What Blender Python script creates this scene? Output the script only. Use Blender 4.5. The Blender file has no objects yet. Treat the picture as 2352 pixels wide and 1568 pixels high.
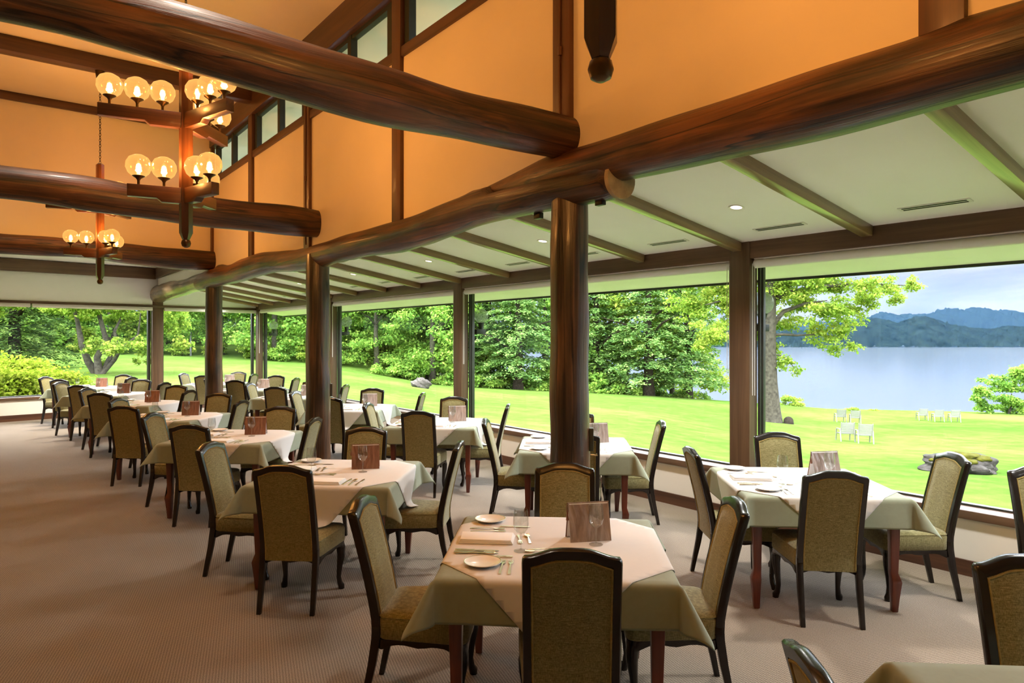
import bpy, bmesh, math, random
import numpy as np
from mathutils import Vector, Matrix
random.seed(7)
S = bpy.context.scene
COL = S.collection
PI = math.pi
F, CX, HY, H = 1568.0, 1176.0, 777.0, 1.75      # focal length in px, principal column, horizon row, eye height

# ------------------------------------------------------------------ helpers
def tag(o, label=None, cat=None, group=None, kind=None):
    if label: o['label'] = label
    if cat: o['category'] = cat
    if group: o['group'] = group
    if kind: o['kind'] = kind
    return o

def empty(name, loc=(0, 0, 0), rz=0.0, parent=None):
    o = bpy.data.objects.new(name, None)
    COL.objects.link(o)
    o.empty_display_size = 0.1
    o.location = loc
    o.rotation_euler = (0, 0, rz)
    if parent: o.parent = parent
    return o

def kids(o):
    return [c for c in o.children]

def copy_tree(o, parent=None):
    c = o.copy()
    COL.objects.link(c)
    if parent is not None: c.parent = parent
    for ch in kids(o):
        copy_tree(ch, c)
    return c

class MB:
    def __init__(s): s.v, s.f = [], []
    def add(s, vs, fs, M=None):
        b = len(s.v)
        s.v += [tuple(M @ Vector(p)) if M is not None else tuple(p) for p in vs]
        s.f += [tuple(b + i for i in f) for f in fs]
        return s
    def box(s, x0, x1, y0, y1, z0, z1, M=None):
        vs = [(x, y, z) for z in (z0, z1) for y in (y0, y1) for x in (x0, x1)]
        return s.add(vs, [(0, 2, 3, 1), (4, 5, 7, 6), (0, 1, 5, 4), (2, 6, 7, 3), (0, 4, 6, 2), (1, 3, 7, 5)], M)
    def hexa(s, bot, top):
        """a prism from two equal rings"""
        return s.rings([bot, top])
    def rings(s, rs, M=None, cap0=True, cap1=True, closed=True):
        n = len(rs[0]); vs = [p for r in rs for p in r]; fs = []
        for i in range(len(rs) - 1):
            for j in range(n if closed else n - 1):
                k = (j + 1) % n
                fs.append((i * n + j, i * n + k, (i + 1) * n + k, (i + 1) * n + j))
        if cap0: fs.append(tuple(range(n - 1, -1, -1)))
        if cap1: fs.append(tuple((len(rs) - 1) * n + j for j in range(n)))
        return s.add(vs, fs, M)
    def tube(s, path, rad, n=10, sx=1.0, sy=1.0, M=None, rfun=None, twist=0.0, cap=True):
        pts = [Vector(p) for p in path]
        rs = []; ref = None
        for i, p in enumerate(pts):
            d = (pts[min(i + 1, len(pts) - 1)] - pts[max(i - 1, 0)]).normalized()
            if ref is None:
                a = Vector((1, 0, 0)) if abs(d.x) < 0.8 else Vector((0, 0, 1))
                if abs(d.x) >= 0.8: a = Vector((0, 1, 0))
                ref = (a - d * a.dot(d)).normalized()
            else:
                ref = (ref - d * ref.dot(d)).normalized()
            b = d.cross(ref)
            r = rad[i] if hasattr(rad, '__len__') else rad
            ring = []
            for j in range(n):
                t = 2 * PI * j / n + twist
                rr = r * (rfun(i / (len(pts) - 1), t) if rfun else 1)
                ring.append(p + ref * (math.cos(t) * rr * sx) + b * (math.sin(t) * rr * sy))
            rs.append(ring)
        return s.rings(rs, M, cap, cap)
    def lathe(s, prof, n=20, M=None, cap0=True, cap1=True):
        return s.rings([[(r * math.cos(2 * PI * j / n), r * math.sin(2 * PI * j / n), z) for j in range(n)] for r, z in prof], M, cap0, cap1)
    def grid(s, fn, nu, nv, M=None):
        vs = [fn(i / nu, j / nv) for j in range(nv + 1) for i in range(nu + 1)]
        w = nu + 1
        return s.add(vs, [(j * w + i, j * w + i + 1, (j + 1) * w + i + 1, (j + 1) * w + i) for j in range(nv) for i in range(nu)], M)
    def sphere(s, c, r, nu=16, nv=10, sq=(1, 1, 1), M=None, fn=None):
        rs = []
        for k in range(nv + 1):
            a = -PI / 2 + PI * (0.02 + 0.96 * k / nv)
            ring = []
            for j in range(nu):
                b = 2 * PI * j / nu
                d = (math.cos(a) * math.cos(b), math.cos(a) * math.sin(b), math.sin(a))
                rr = r * (fn(d) if fn else 1)
                ring.append((c[0] + d[0] * rr * sq[0], c[1] + d[1] * rr * sq[1], c[2] + d[2] * rr * sq[2]))
            rs.append(ring)
        return s.rings(rs, M)
    def mesh(s, name, mat, smooth=40, bevel=0.0, seg=2):
        me = bpy.data.meshes.new(name)
        me.from_pydata(s.v, [], s.f)
        bm = bmesh.new(); bm.from_mesh(me)
        bmesh.ops.recalc_face_normals(bm, faces=bm.faces)
        if bevel > 0:
            es = [e for e in bm.edges if len(e.link_faces) == 2 and e.calc_face_angle(0) > 0.6]
            bmesh.ops.bevel(bm, geom=es, offset=bevel, segments=seg, profile=0.5, affect='EDGES', clamp_overlap=True)
        bm.to_mesh(me); bm.free()
        if smooth:
            me.polygons.foreach_set('use_smooth', [True] * len(me.polygons))
            me.set_sharp_from_angle(angle=math.radians(smooth))
        if mat: me.materials.append(mat)
        return me
    def build(s, name, mat, parent=None, smooth=40, bevel=0.0, loc=None, rz=None, seg=2):
        o = bpy.data.objects.new(name, s.mesh(name, mat, smooth, bevel, seg))
        COL.objects.link(o)
        if parent: o.parent = parent
        if loc is not None: o.location = loc
        if rz is not None: o.rotation_euler = (0, 0, rz)
        return o

def obj(name, me, parent=None, loc=(0, 0, 0), rz=0.0):
    o = bpy.data.objects.new(name, me); COL.objects.link(o)
    o.location = loc; o.rotation_euler = (0, 0, rz)
    if parent: o.parent = parent
    return o

def lerp(a, b, t): return a + (b - a) * t
def sstep(a, b, x):
    t = min(1, max(0, (x - a) / (b - a))); return t * t * (3 - 2 * t)
def interp(x, xs, ys):
    return float(np.interp(x, xs, ys))

NUM = 'first second third fourth fifth sixth seventh eighth ninth tenth eleventh twelfth thirteenth fourteenth fifteenth sixteenth'.split()

# ------------------------------------------------------------------ materials
def new_mat(name):
    m = bpy.data.materials.new(name); m.use_nodes = True
    nt = m.node_tree; nt.nodes.clear()
    out = nt.nodes.new('ShaderNodeOutputMaterial')
    return m, nt, out
def nd(nt, t, **kw):
    n = nt.nodes.new('ShaderNode' + t)
    for k, v in kw.items():
        if k in n.inputs.keys() if isinstance(k, str) else False: n.inputs[k].default_value = v
        else: setattr(n, k, v)
    return n
def ramp(nt, fac, stops):
    r = nt.nodes.new('ShaderNodeValToRGB')
    el = r.color_ramp.elements
    while len(el) < len(stops): el.new(0.5)
    for e, (p, c) in zip(el, stops):
        e.position = p; e.color = (*c, 1)
    nt.links.new(fac, r.inputs[0])
    return r
def mapping(nt, scale, coord='Object'):
    tc = nt.nodes.new('ShaderNodeTexCoord'); mp = nt.nodes.new('ShaderNodeMapping')
    mp.inputs['Scale'].default_value = scale
    nt.links.new(tc.outputs[coord], mp.inputs[0])
    return mp.outputs[0]
def noise(nt, vec, scale=5, detail=4, rough=0.55, dist=0.0):
    n = nt.nodes.new('ShaderNodeTexNoise')
    n.inputs['Scale'].default_value = scale; n.inputs['Detail'].default_value = detail
    n.inputs['Roughness'].default_value = rough; n.inputs['Distortion'].default_value = dist
    nt.links.new(vec, n.inputs['Vector'])
    return n.outputs['Fac']
def principled(nt, out, rough=0.5, metal=0.0, spec=0.5, coat=0.0, sheen=0.0):
    p = nt.nodes.new('ShaderNodeBsdfPrincipled')
    p.inputs['Roughness'].default_value = rough; p.inputs['Metallic'].default_value = metal
    p.inputs['Specular IOR Level'].default_value = spec; p.inputs['Coat Weight'].default_value = coat
    p.inputs['Coat Roughness'].default_value = 0.15
    if sheen: p.inputs['Sheen Weight'].default_value = sheen
    nt.links.new(p.outputs[0], out.inputs[0])
    return p
def bump(nt, p, h, strength=0.2, dist=0.01):
    b = nt.nodes.new('ShaderNodeBump')
    b.inputs['Strength'].default_value = strength; b.inputs['Distance'].default_value = dist
    nt.links.new(h, b.inputs['Height']); nt.links.new(b.outputs[0], p.inputs['Normal'])
def simple(name, c, rough=0.5, metal=0.0, spec=0.5, var=0.08, scale=8, bmp=0.0, coat=0.0, coord='Object', sheen=0.0):
    m, nt, out = new_mat(name); p = principled(nt, out, rough, metal, spec, coat, sheen)
    v = mapping(nt, (1, 1, 1), coord); n = noise(nt, v, scale, 4)
    r = ramp(nt, n, [(0.3, tuple(x * (1 - var) for x in c)), (0.7, tuple(min(1, x * (1 + var)) for x in c))])
    nt.links.new(r.outputs[0], p.inputs['Base Color'])
    if bmp: bump(nt, p, noise(nt, v, scale * 12, 3), bmp, 0.004)
    return m
def wood(name, dark, light, axis=0, rough=0.4, coat=0.2, grain=14, bmp=0.15, crack=False, spec=0.5):
    m, nt, out = new_mat(name); p = principled(nt, out, rough, 0, spec, coat)
    sc = [grain, grain, grain]; sc[axis] = 0.7
    v = mapping(nt, tuple(sc)); n = noise(nt, v, 1.0, 6, 0.6, 0.6)
    sc2 = [1.6, 1.6, 1.6]; sc2[axis] = 0.5
    n2 = noise(nt, mapping(nt, tuple(sc2)), 1.2, 3)
    mx = nt.nodes.new('ShaderNodeMath'); mx.operation = 'MULTIPLY_ADD'
    nt.links.new(n, mx.inputs[0]); mx.inputs[1].default_value = 0.6
    m2 = nt.nodes.new('ShaderNodeMath'); m2.operation = 'MULTIPLY'; m2.inputs[1].default_value = 0.45
    nt.links.new(n2, m2.inputs[0]); nt.links.new(m2.outputs[0], mx.inputs[2])
    mid = tuple(lerp(a, b, 0.4) for a, b in zip(dark, light))
    r = ramp(nt, mx.outputs[0], [(0.40, dark), (0.51, mid), (0.64, light)])
    col = r.outputs[0]
    if crack:
        sc3 = [7.0, 7.0, 7.0]; sc3[axis] = 0.28
        n3 = noise(nt, mapping(nt, tuple(sc3)), 1.0, 3, 0.5, 0.2)
        cr = ramp(nt, n3, [(0.478, (1, 1, 1)), (0.492, (0.10, 0.08, 0.07)), (0.500, (0.10, 0.08, 0.07)), (0.516, (1, 1, 1))])
        sc4 = [2.2, 2.2, 2.2]; sc4[axis] = 0.9
        st = ramp(nt, noise(nt, mapping(nt, tuple(sc4)), 1.3, 4, 0.6, 0.5), [(0.35, (0.45, 0.42, 0.40)), (0.6, (1.15, 1.1, 1.05))])
        m1 = nt.nodes.new('ShaderNodeMix'); m1.data_type = 'RGBA'; m1.blend_type = 'MULTIPLY'; m1.inputs[0].default_value = 1.0
        nt.links.new(col, m1.inputs[6]); nt.links.new(cr.outputs[0], m1.inputs[7])
        m2b = nt.nodes.new('ShaderNodeMix'); m2b.data_type = 'RGBA'; m2b.blend_type = 'MULTIPLY'; m2b.inputs[0].default_value = 1.0
        nt.links.new(m1.outputs[2], m2b.inputs[6]); nt.links.new(st.outputs[0], m2b.inputs[7])
        col = m2b.outputs[2]
    nt.links.new(col, p.inputs['Base Color'])
    bump(nt, p, n, bmp, 0.01)
    return m

MT = {}
MT['log'] = wood('log_wood', (0.010, 0.004, 0.002), (0.150, 0.056, 0.019), 0, 0.46, 0.12, 26, 0.8, True)
MT['log_pale'] = wood('log_wood_pale', (0.07, 0.045, 0.022), (0.30, 0.20, 0.11), 0, 0.38, 0.3, 16, 0.5, True)
MT['column'] = wood('column_wood', (0.022, 0.011, 0.005), (0.17, 0.085, 0.038), 2, 0.36, 0.3, 22, 0.7, True)
MT['beam'] = wood('beam_wood', (0.070, 0.034, 0.017), (0.155, 0.085, 0.043), 0, 0.5, 0.05, 16, 0.08)
MT['rafter'] = wood('rafter_wood', (0.17, 0.105, 0.045), (0.36, 0.23, 0.105), 0, 0.3, 0.6, 14, 0.05)
MT['post'] = wood('post_wood', (0.075, 0.038, 0.018), (0.155, 0.088, 0.045), 2, 0.5, 0.05, 16, 0.08)
MT['redwood'] = wood('trim_wood', (0.050, 0.017, 0.007), (0.115, 0.042, 0.017), 2, 0.45, 0.1, 18, 0.05)
MT['redwood_h'] = wood('trim_wood_flat', (0.045, 0.016, 0.007), (0.105, 0.042, 0.018), 0, 0.45, 0.1, 18, 0.05)
MT['chand'] = wood('chandelier_wood', (0.05, 0.015, 0.006), (0.15, 0.050, 0.016), 2, 0.35, 0.3, 18, 0.05)
MT['chand_h'] = wood('chandelier_arm_wood', (0.045, 0.014, 0.006), (0.13, 0.044, 0.014), 0, 0.35, 0.3, 18, 0.05)
MT['cut'] = simple('cut_log_end', (0.30, 0.22, 0.12), 0.7, 0, 0.3, 0.25, 12)
MT['ebony'] = simple('dark_chair_wood', (0.008, 0.0045, 0.0035), 0.26, 0, 0.45, 0.4, 4, 0, 0.2)
MT['mahog'] = wood('mahogany_leg', (0.075, 0.014, 0.008), (0.16, 0.036, 0.018), 2, 0.3, 0.3, 20, 0.04)
MT['plaster'] = simple('cream_plaster', (0.80, 0.66, 0.46), 0.9, 0, 0.2, 0.03, 1.2)
MT['white'] = simple('white_plaster', (0.92, 0.91, 0.89), 0.9, 0, 0.2, 0.02, 1.5, 0.05)
MT['sillwall'] = simple('cream_sill_wall', (0.80, 0.75, 0.66), 0.85, 0, 0.2, 0.03, 2)
MT['alu'] = simple('dark_aluminium', (0.055, 0.058, 0.045), 0.4, 0.3, 0.5, 0.1, 10)
MT['blind'] = simple('white_blind_fabric', (0.78, 0.75, 0.72), 0.7, 0, 0.3, 0.02, 4)
MT['blackmetal'] = simple('black_iron', (0.012, 0.010, 0.008), 0.4, 0.6, 0.5, 0.2, 10)
MT['brass'] = simple('dark_brass', (0.10, 0.055, 0.02), 0.35, 0.8, 0.5, 0.2, 10)
MT['china'] = simple('white_china', (0.92, 0.90, 0.86), 0.18, 0, 0.5, 0.01, 3, 0, 0.0)
MT['silver'] = simple('table_silver', (0.90, 0.80, 0.60), 0.27, 1.0, 0.5, 0.05, 6)
MT['napkin'] = simple('white_napkin', (0.92, 0.91, 0.90), 0.9, 0, 0.1, 0.02, 6, 0.05, sheen=0.2)
MT['whiteplastic'] = simple('white_garden_resin', (0.22, 0.215, 0.19), 0.45, 0, 0.5, 0.04, 6)
MT['greypost'] = simple('white_lamp_pole', (0.15, 0.155, 0.15), 0.5, 0, 0.4, 0.04, 6)
MT['indoor_white'] = simple('white_enamel', (0.80, 0.79, 0.75), 0.45, 0, 0.5, 0.02, 6)
MT['bark'] = simple('tree_bark', (0.075, 0.066, 0.050), 0.95, 0, 0.1, 0.45, 7, 0.6)
MT['bark_dark'] = simple('dark_tree_bark', (0.036, 0.028, 0.02), 0.95, 0, 0.1, 0.5, 7, 0.6)
MT['soffit'] = simple('eave_soffit', (0.93, 0.88, 0.86), 0.9, 0, 0.2, 0.03, 2)
MT['roof'] = simple('roof_edge', (0.03, 0.035, 0.03), 0.6, 0, 0.3, 0.1, 4)

def fabric():
    m, nt, out = new_mat('olive_weave'); p = principled(nt, out, 0.85, 0, 0.25, 0, 0.25)
    v1 = noise(nt, mapping(nt, (420, 420, 45)), 1.0, 2, 0.6)
    v2 = noise(nt, mapping(nt, (45, 45, 420)), 1.0, 2, 0.6)
    mx = nt.nodes.new('ShaderNodeMath'); mx.operation = 'ADD'
    nt.links.new(v1, mx.inputs[0]); nt.links.new(v2, mx.inputs[1])
    hl = nt.nodes.new('ShaderNodeMath'); hl.operation = 'MULTIPLY'; hl.inputs[1].default_value = 0.5
    nt.links.new(mx.outputs[0], hl.inputs[0])
    r = ramp(nt, hl.outputs[0], [(0.34, (0.105, 0.090, 0.030)), (0.5, (0.215, 0.188, 0.075)), (0.66, (0.37, 0.335, 0.16))])
    nt.links.new(r.outputs[0], p.inputs['Base Color'])
    bump(nt, p, hl.outputs[0], 0.25, 0.003)
    return m
MT['fabric'] = fabric()
MT['piping'] = simple('olive_piping', (0.30, 0.23, 0.08), 0.8, 0, 0.2, 0.2, 60)

def carpet():
    m, nt, out = new_mat('brown_carpet'); p = principled(nt, out, 0.95, 0, 0.1, 0, 0.2)
    v = mapping(nt, (1, 1, 1))
    sx = nt.nodes.new('ShaderNodeSeparateXYZ'); mpc = nt.nodes.new('ShaderNodeMapping')
    mpc.inputs['Rotation'].default_value = (0, 0, 0.42); mpc.inputs['Scale'].default_value = (2 * PI / 0.021, 2 * PI / 0.021, 1)
    nt.links.new(v, mpc.inputs[0]); nt.links.new(mpc.outputs[0], sx.inputs[0])
    sn = []
    for ax_ in ('X', 'Y'):
        q = nt.nodes.new('ShaderNodeMath'); q.operation = 'SINE'; nt.links.new(sx.outputs[ax_], q.inputs[0]); sn.append(q)
    pr = nt.nodes.new('ShaderNodeMath'); pr.operation = 'MULTIPLY'
    nt.links.new(sn[0].outputs[0], pr.inputs[0]); nt.links.new(sn[1].outputs[0], pr.inputs[1])
    vo = nt.nodes.new('ShaderNodeMath'); vo.operation = 'MULTIPLY_ADD'; vo.inputs[1].default_value = 0.45; vo.inputs[2].default_value = 0.42
    nt.links.new(pr.outputs[0], vo.inputs[0])
    n1 = noise(nt, v, 210, 2, 0.6); n2 = noise(nt, v, 1.1, 3)
    a = nt.nodes.new('ShaderNodeMath'); a.operation = 'MULTIPLY_ADD'; a.inputs[1].default_value = 0.5
    nt.links.new(vo.outputs[0], a.inputs[0]); nt.links.new(n1, a.inputs[2])
    b = nt.nodes.new('ShaderNodeMath'); b.operation = 'MULTIPLY_ADD'; b.inputs[1].default_value = 0.20
    nt.links.new(n2, b.inputs[0]); nt.links.new(a.outputs[0], b.inputs[2])
    r = ramp(nt, b.outputs[0], [(0.45, (0.37, 0.30, 0.225)), (0.78, (0.225, 0.176, 0.126)), (1.0, (0.10, 0.074, 0.050))])
    nt.links.new(r.outputs[0], p.inputs['Base Color'])
    bump(nt, p, b.outputs[0], 0.35, 0.006)
    return m
MT['carpet'] = carpet()

def cloth(name, c, var=0.04):
    m, nt, out = new_mat(name); p = principled(nt, out, 0.8, 0, 0.25, 0, 0.15)
    v = mapping(nt, (1, 1, 1))
    n = noise(nt, v, 3.5, 4); n2 = noise(nt, v, 26, 3, 0.6, 0.8)
    a = nt.nodes.new('ShaderNodeMath'); a.operation = 'ADD'
    nt.links.new(n, a.inputs[0]); nt.links.new(n2, a.inputs[1])
    h = nt.nodes.new('ShaderNodeMath'); h.operation = 'MULTIPLY'; h.inputs[1].default_value = 0.5
    nt.links.new(a.outputs[0], h.inputs[0])
    r = ramp(nt, h.outputs[0], [(0.35, tuple(x * (1 - var) for x in c)), (0.65, tuple(min(1, x * (1 + var)) for x in c))])
    nt.links.new(r.outputs[0], p.inputs['Base Color'])
    bump(nt, p, n, 0.12, 0.02)
    return m
MT['green'] = cloth('sage_green_cloth', (0.27, 0.30, 0.215), 0.05)
MT['overlay'] = cloth('white_overlay_cloth', (0.71, 0.69, 0.675), 0.015)

def menu_mat(name, dark, light, rough, coat):
    m = wood(name, dark, light, 2, rough, coat, 26, 0.0)
    nt = m.node_tree
    p = [n for n in nt.nodes if n.type == 'BSDF_PRINCIPLED'][0]
    bump(nt, p, noise(nt, mapping(nt, (14, 14, 3)), 1.0, 2, 0.5, 1.0), 0.5, 0.03)
    return m
MT['menu'] = menu_mat('brown_menu_cover', (0.13, 0.055, 0.035), (0.27, 0.13, 0.085), 0.35, 0.3)
MT['menu_sheen_paint'] = menu_mat('glossy_menu_sheen_paint', (0.20, 0.15, 0.13), (0.42, 0.34, 0.31), 0.15, 1.0)  # paler base colour stands in for silvery reflections on the cover

def glass(name, tint=(1, 1, 1), edge=0.2, face=0.04, milk=0.0):
    m, nt, out = new_mat(name)
    lw = nt.nodes.new('ShaderNodeLayerWeight'); lw.inputs[0].default_value = 0.5
    pw = nt.nodes.new('ShaderNodeMath'); pw.operation = 'POWER'; pw.inputs[1].default_value = 4.0
    nt.links.new(lw.outputs['Facing'], pw.inputs[0])
    mu = nt.nodes.new('ShaderNodeMapRange'); mu.inputs[3].default_value = face; mu.inputs[4].default_value = edge
    nt.links.new(pw.outputs[0], mu.inputs[0])
    t = nt.nodes.new('ShaderNodeBsdfTransparent'); t.inputs[0].default_value = (*tint, 1)
    g = nt.nodes.new('ShaderNodeBsdfGlossy'); g.inputs['Roughness'].default_value = 0.03
    mx = nt.nodes.new('ShaderNodeMixShader')
    nt.links.new(mu.outputs[0], mx.inputs[0]); nt.links.new(t.outputs[0], mx.inputs[1]); nt.links.new(g.outputs[0], mx.inputs[2])
    if milk:
        tl = nt.nodes.new('ShaderNodeBsdfTranslucent'); tl.inputs[0].default_value = (0.5, 0.52, 0.5, 1)
        m2 = nt.nodes.new('ShaderNodeMixShader'); m2.inputs[0].default_value = milk
        nt.links.new(mx.outputs[0], m2.inputs[1]); nt.links.new(tl.outputs[0], m2.inputs[2])
        mx = m2
    nt.links.new(mx.outputs[0], out.inputs[0])
    return m
MT['pane'] = glass('window_glass', (0.99, 0.995, 0.99), 0.05, 0.012)
MT['wineglass'] = glass('wine_glass', (0.95, 0.96, 0.95), 0.75, 0.08)
MT['globe_off'] = glass('outdoor_globe_glass', (0.88, 0.91, 0.88), 0.6, 0.05, 0.32)

def emit(name, c, s):
    m, nt, out = new_mat(name)
    e = nt.nodes.new('ShaderNodeEmission'); e.inputs[0].default_value = (*c, 1); e.inputs[1].default_value = s
    nt.links.new(e.outputs[0], out.inputs[0]); return m
MT['bulb'] = emit('bulb_filament', (1.0, 0.72, 0.32), 9)
MT['lamp_lens'] = emit('downlight_lens', (1.0, 0.84, 0.62), 3.0)
def globe_mat():
    m, nt, out = new_mat('amber_globe')
    e = nt.nodes.new('ShaderNodeEmission'); e.inputs[0].default_value = (1.0, 0.50, 0.13, 1); e.inputs[1].default_value = 0.85
    t = nt.nodes.new('ShaderNodeBsdfTransparent'); t.inputs[0].default_value = (1.0, 0.78, 0.45, 1)
    lw = nt.nodes.new('ShaderNodeLayerWeight'); lw.inputs[0].default_value = 0.45
    r = nt.nodes.new('ShaderNodeMapRange'); r.inputs[3].default_value = 0.48; r.inputs[4].default_value = 0.85
    nt.links.new(lw.outputs['Facing'], r.inputs[0])
    mx = nt.nodes.new('ShaderNodeMixShader')
    nt.links.new(r.outputs[0], mx.inputs[0]); nt.links.new(t.outputs[0], mx.inputs[1]); nt.links.new(e.outputs[0], mx.inputs[2])
    g = nt.nodes.new('ShaderNodeBsdfGlossy'); g.inputs['Roughness'].default_value = 0.05
    mx2 = nt.nodes.new('ShaderNodeMixShader'); mx2.inputs[0].default_value = 0.06
    nt.links.new(mx.outputs[0], mx2.inputs[1]); nt.links.new(g.outputs[0], mx2.inputs[2])
    nt.links.new(mx2.outputs[0], out.inputs[0]); return m
MT['globe'] = globe_mat()

def leaf(name, stops, trans=0.4):
    m, nt, out = new_mat(name)
    g = nt.nodes.new('ShaderNodeNewGeometry')
    nb = noise(nt, mapping(nt, (1, 1, 1)), 0.55, 2)
    mx = nt.nodes.new('ShaderNodeMath'); mx.operation = 'MULTIPLY_ADD'; mx.inputs[1].default_value = 0.55
    nt.links.new(g.outputs['Random Per Island'], mx.inputs[0])
    h = nt.nodes.new('ShaderNodeMath'); h.operation = 'MULTIPLY_ADD'; h.inputs[1].default_value = 0.9; h.inputs[2].default_value = -0.22
    nt.links.new(nb, h.inputs[0]); nt.links.new(h.outputs[0], mx.inputs[2])
    r = ramp(nt, mx.outputs[0], stops)
    d = nt.nodes.new('ShaderNodeBsdfDiffuse'); t = nt.nodes.new('ShaderNodeBsdfTranslucent')
    nt.links.new(r.outputs[0], d.inputs[0]); nt.links.new(r.outputs[0], t.inputs[0])
    ms = nt.nodes.new('ShaderNodeMixShader'); ms.inputs[0].default_value = trans
    nt.links.new(d.outputs[0], ms.inputs[1]); nt.links.new(t.outputs[0], ms.inputs[2])
    nt.links.new(ms.outputs[0], out.inputs[0]); return m
MT['leaf_mid'] = leaf('green_leaves', [(0.1, (0.0854, 0.2041, 0.0381)), (0.45, (0.2074, 0.3879, 0.0653)), (0.8, (0.4146, 0.5715, 0.1088))])
MT['leaf_light'] = leaf('light_green_leaves', [(0.1, (0.1121, 0.2314, 0.0299)), (0.5, (0.2664, 0.3947, 0.0524)), (0.85, (0.4627, 0.5035, 0.0972))])
MT['leaf_fir'] = leaf('fir_needles', [(0.1, (0.0640, 0.1523, 0.0428)), (0.5, (0.1707, 0.3143, 0.0809)), (0.85, (0.3413, 0.4763, 0.1334))], 0.25)
MT['leaf_dark'] = leaf('dark_fir_needles', [(0.1, (0.0346, 0.0751, 0.0221)), (0.5, (0.0991, 0.1769, 0.0398)), (0.85, (0.2179, 0.3008, 0.0708))], 0.25)
MT['leaf_hedge'] = leaf('hedge_leaves', [(0.1, (0.1036, 0.1837, 0.0122)), (0.5, (0.2383, 0.3164, 0.0245)), (0.85, (0.3835, 0.4082, 0.0653))])

def lawn_mat():
    m, nt, out = new_mat('lawn_grass'); p = principled(nt, out, 1.0, 0, 0.0)
    v = mapping(nt, (1, 1, 1))
    a = noise(nt, v, 0.09, 3); b = noise(nt, v, 1.4, 5, 0.65); c = noise(nt, mapping(nt, (60, 25, 60)), 1.0, 2)
    s1 = nt.nodes.new('ShaderNodeMath'); s1.operation = 'MULTIPLY_ADD'; s1.inputs[1].default_value = 0.35
    nt.links.new(b, s1.inputs[0])
    k = nt.nodes.new('ShaderNodeMath'); k.operation = 'MULTIPLY'; k.inputs[1].default_value = 0.45
    nt.links.new(a, k.inputs[0]); nt.links.new(k.outputs[0], s1.inputs[2])
    s2 = nt.nodes.new('ShaderNodeMath'); s2.operation = 'MULTIPLY_ADD'; s2.inputs[1].default_value = 0.2
    nt.links.new(c, s2.inputs[0]); nt.links.new(s1.outputs[0], s2.inputs[2])
    r = ramp(nt, s2.outputs[0], [(0.38, (0.047, 0.104, 0.015)), (0.5, (0.084, 0.143, 0.025)), (0.62, (0.130, 0.182, 0.042))])
    nt.links.new(r.outputs[0], p.inputs['Base Color'])
    bump(nt, p, c, 0.4, 0.03)
    return m
MT['lawn'] = lawn_mat()
def water():
    m, nt, out = new_mat('lake_water'); p = principled(nt, out, 0.12, 0, 0.5)
    p.inputs['Base Color'].default_value = (0.03, 0.046, 0.066, 1)
    bump(nt, p, noise(nt, mapping(nt, (0.03, 0.35, 1)), 1.0, 4, 0.6), 0.08, 0.3)
    return m
MT['water'] = water()
def forest(name, a, b, sc):
    m, nt, out = new_mat(name); p = principled(nt, out, 0.95, 0, 0.0)
    v = mapping(nt, (1, 1, 1)); n = noise(nt, v, sc, 6, 0.7)
    r = ramp(nt, n, [(0.35, a), (0.65, b)])
    nt.links.new(r.outputs[0], p.inputs['Base Color'])
    return m
MT['hill'] = forest('forested_hill', (0.002, 0.0055, 0.0055), (0.012, 0.022, 0.0185), 0.05)
def rock(nm='grey_rock', k=1.0):
    m, nt, out = new_mat(nm); p = principled(nt, out, 0.95, 0, 0.2)
    n = noise(nt, mapping(nt, (2, 2, 6)), 1.6, 6, 0.7, 1.0)
    r = ramp(nt, n, [(q, tuple(x * k for x in c)) for q, c in ((0.3, (0.016, 0.013, 0.011)), (0.5, (0.048, 0.042, 0.036)), (0.7, (0.095, 0.088, 0.078)))])
    nt.links.new(r.outputs[0], p.inputs['Base Color']); bump(nt, p, n, 0.7, 0.08); return m
MT['rock'] = rock()
MT['rock_pale'] = rock('pale_rock', 1.7)
MT['moss'] = simple('yellow_moss', (0.062, 0.060, 0.006), 0.95, 0, 0.1, 0.35, 9, 0.8)

# ------------------------------------------------------------------ building frame: s along the lake facade, t into the room
UX, UY = -0.6108, 0.7918
NX, NY = -UY, UX
def ST(s, t, z=0.0):
    return Vector((2.26 + UX * s + NX * t, 6.48 + UY * s + NY * t, z))
UANG = math.atan2(UY, UX)
NANG = math.atan2(NY, NX)
MST = Matrix(((UX, NX, 0, 2.26), (UY, NY, 0, 6.48), (0, 0, 1, 0), (0, 0, 0, 1)))
def stbox(name, s0, s1, t0, t1, z0, z1, mat, parent=None, bevel=0.0, along='s'):
    """a box in the building frame, its own frame centred in it with X along its length"""
    c = ST((s0 + s1) / 2, (t0 + t1) / 2, (z0 + z1) / 2)
    a, b, h = (s1 - s0) / 2, (t1 - t0) / 2, (z1 - z0) / 2
    if along == 't':
        o = MB().box(-b, b, -a, a, -h, h).build(name, mat, parent, 30, bevel); o.rotation_euler = (0, 0, NANG)
    else:
        o = MB().box(-a, a, -b, b, -h, h).build(name, mat, parent, 30, bevel); o.rotation_euler = (0, 0, UANG)
    o.location = c
    return o
def struct(o, label, cat, group=None):
    return tag(o, label, cat, group, 'structure')

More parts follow.
